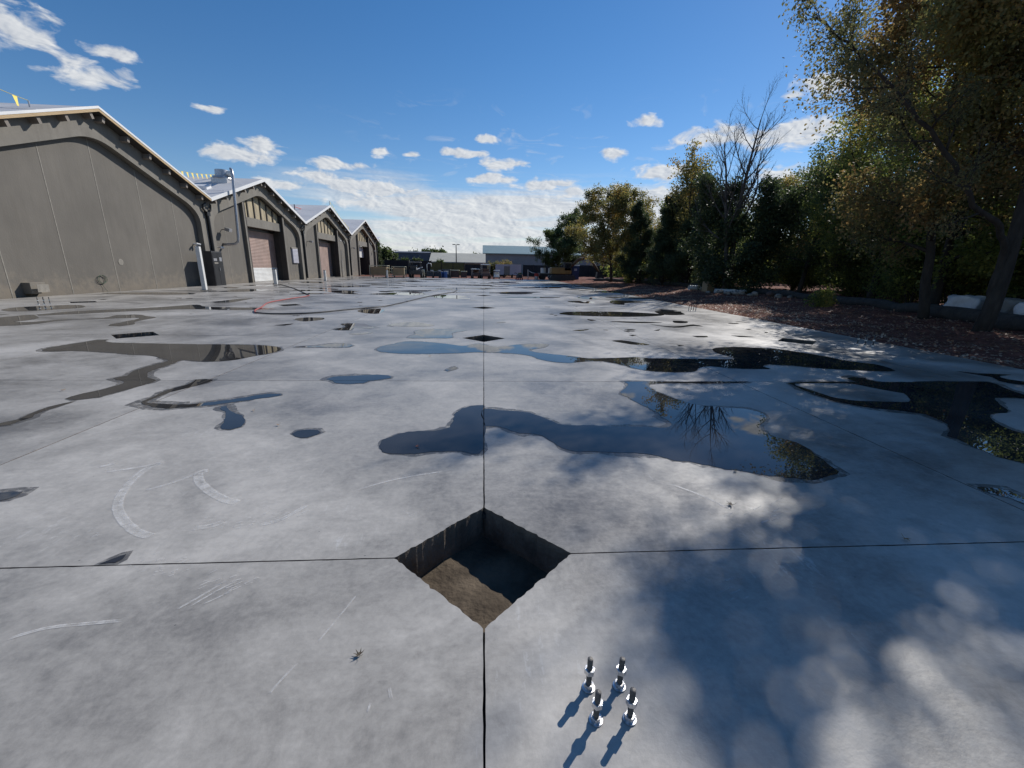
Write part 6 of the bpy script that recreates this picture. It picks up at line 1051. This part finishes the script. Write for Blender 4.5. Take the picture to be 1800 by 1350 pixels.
# dark pickup truck with white tanks
tk=empty('flatbed_truck',(10.2,64.5,-.05),.1,'dark flatbed truck carrying white tanks below the round dark tree','truck'); MB().box((0,0,.75),(3.6,1.7,.4)).build('bed',MT['machine'],tk,bevel=.03); MB().box((1.3,0,1.3),(1.1,1.6,.9),taper=.85).build('cab',MT['machine'],tk,bevel=.08); MB().box((1.32,-.76,1.45),(.7,.05,.35)).build('window',MT['glass'],tk)
for sx in (-1.2,1.2):
    for sy in (-.8,.8):
        t=MB().cyl((sx,sy-.12,.35),(sx,sy+.12,.35),.36,n=16).build('wheel',MT['rubber'],tk,smooth='auto')
for x,lb in ((9.1,'left white tank standing on the dark flatbed truck'),(10.3,'right white tank standing on the dark flatbed truck')):
    o=empty('water_tank',(x,64.3,.92),0,lb,'tank','white tanks on the truck'); MB().cyl((0,0,0),(0,0,.75),.38,n=18).build('tank_body',MT['whitepaint'],o,smooth='auto'); MB().cyl((0,0,.75),(0,0,.85),.2,.15,n=12).build('cap',MT['steel_dark'],o)
# excavator
ex=empty('excavator',(11.0,58.9,gz(11.0,58.9)),0,'weathered yellow excavator with its boom arched over to the right','excavator')
for sy in (-1,1):
    b=MB(); P=[(-1.6,.1),(-1.8,.4),(-1.6,.75),(1.6,.75),(1.8,.4),(1.6,.1)]; b.prism(P,[],sy*1.0-.25,sy*1.0+.25,lambda u,v,t:(u,t,v)).build('track',MT['machine'],ex)
MB().box((-.2,0,1.35),(2.8,2.0,.9)).build('upper_body',MT['excav'],ex,bevel=.1); MB().box((.7,-.55,1.9),(1.0,.9,1.1)).build('cab',MT['machine'],ex,bevel=.06); MB().box((.7,-1.01,2.0),(.7,.02,.7)).build('cab_window',MT['glass'],ex)
MB().tube([(1.1,.2,1.7),(2.3,.1,2.9),(4.0,0,3.3)],[.2,.24,.15],8).build('boom',MT['excbrown'],ex,smooth=True); MB().tube([(3.8,0,3.4),(5.4,-.1,1.2)],[.2,.13],8).build('stick',MT['excbrown'],ex,smooth=True); MB().cyl((3.0,0,3.4),(4.6,0,2.6),.05,n=8).build('hydraulic_ram',MT['galv'],ex)
b=MB(); b.prism([(5.1,1.3),(5.9,1.0),(6.1,.4),(5.5,.15),(5.0,.5)],[],-.5,.5,lambda u,v,t:(u,t,v)).build('bucket',MT['machine'],ex)
# portable toilet
pt_=empty('portable_toilet',(13.0,59.6,gz(13.0,59.6)),.05,'dark blue portable toilet with a white roof near the far slab corner','toilet'); MB().box((0,0,1.0),(1.1,1.1,1.95)).build('cabin',MT['blue'],pt_,bevel=.03); MB().box((0,-.56,1.0),(.8,.03,1.75)).build('door',MT['blue'],pt_,bevel=.01); MB().box((0,-.585,1.45),(.4,.02,.3)).build('notice',MT['trailerwhite'],pt_); MB().box((0,0,2.03),(1.2,1.2,.14),taper=.85).build('roof',MT['whitepaint'],pt_,bevel=.03)
# distant trees on the horizon
dtp=P_(H=4.3,R=1.8,r=.12,nleaf=5000,leaf=.42,spread=.3,kids=(14,6,3),start=(.1,.2,.2))
d0=tree(98,dtp,(-22,95),0,'distant_tree','dark broad tree right of the far warehouse corner','tree','dark',group='distant trees beyond the yard')
DT=[(-24.5,92,1.0,'dark rounded tree behind the far warehouse corner'),(-20.2,96,.8,'small dark tree left of the slate blue block'),(-18.6,120,1.05,'tree top showing over the left end of the slate blue block'),(-15.2,122,1.15,'tree top showing over the middle of the slate blue block'),(-10.9,105,1.05,'tree at the right end of the slate blue block'),(-3.0,140,1.1,'thin tree top above the beige roof'),(-9.3,90,.55,'small dark shrub like tree behind the olive mesh left end'),(-6.4,95,.6,'small dark tree left of the tall light pole'),(-3.9,95,.6,'small dark tree right of the tall light pole'),(-16.5,92,.6,'first of two small trees before the slate blue block'),(-14.2,92,.6,'second of two small trees before the slate blue block')]
for k,(x,y,s_,lb) in enumerate(DT): copy_tree(d0,(x,y,-.05),k*1.1,s_,lb)
sp=P_(H=6.0,R=2.0,r=.12,prof=cone,kids=(34,6,3),start=(.04,.15,.2),ang=((70,95),(25,50),(25,60)),nleaf=14000,leaf=.2,spread=.12,wid=.2,maxl=2)
tree(99,sp,(-20.4,80.5),0,'spruce_tree','dark spruce peeking out right of the far warehouse corner','tree','cedar')
rpb=tree(100,dict(su,H=1.5,R=1.6,nleaf=5000,leaf=.2,kids=(12,5)),(1.9,80),0,'red_shrub','reddish brown bush above the left end of the white trailer','shrub','rust')
copy_tree(rpb,(4.2,81,-.05),1,1.1,'reddish brown bush above the middle of the white trailer')
# a dense far wood closes the view behind the trees on the right
def farwood():
    r_=np.random.default_rng(8); m=60000
    x=r_.uniform(31,46,m); y=r_.uniform(-10,85,m); h=4.2+1.6*np.sin(y*.33)+1.2*np.sin(y*.9+1)+np.sin(y*2.1); z=r_.uniform(0,1,m)**.8*h
    x=np.where(y>60,x-(y-60)*.3,x)
    C=np.stack([x,y,z],1); sz=r_.uniform(.35,.7,m); a=r_.normal(0,1,(m,3)); a/=np.linalg.norm(a,axis=1)[:,None]; c=np.cross(a,r_.normal(0,1,(m,3))); c/=np.linalg.norm(c,axis=1)[:,None]
    Q=np.stack([C,C+a*sz[:,None]*.5+c*sz[:,None]*.35,C+a*sz[:,None],C+a*sz[:,None]*.5-c*sz[:,None]*.35],1).reshape(-1,3)
    me=bpy.data.meshes.new('far_wood'); me.vertices.add(m*4); me.vertices.foreach_set('co',Q.ravel()); me.loops.add(m*4); me.loops.foreach_set('vertex_index',np.arange(m*4)); me.polygons.add(m); me.polygons.foreach_set('loop_start',np.arange(m)*4); me.polygons.foreach_set('loop_total',np.full(m,4)); me.update(); me.materials.append(LF['green'])
    o=bpy.data.objects.new('far_wood',me); COL.objects.link(o); tag(o,'far mass of dark woodland behind the trees on the right','wood',kind='stuff')
farwood()
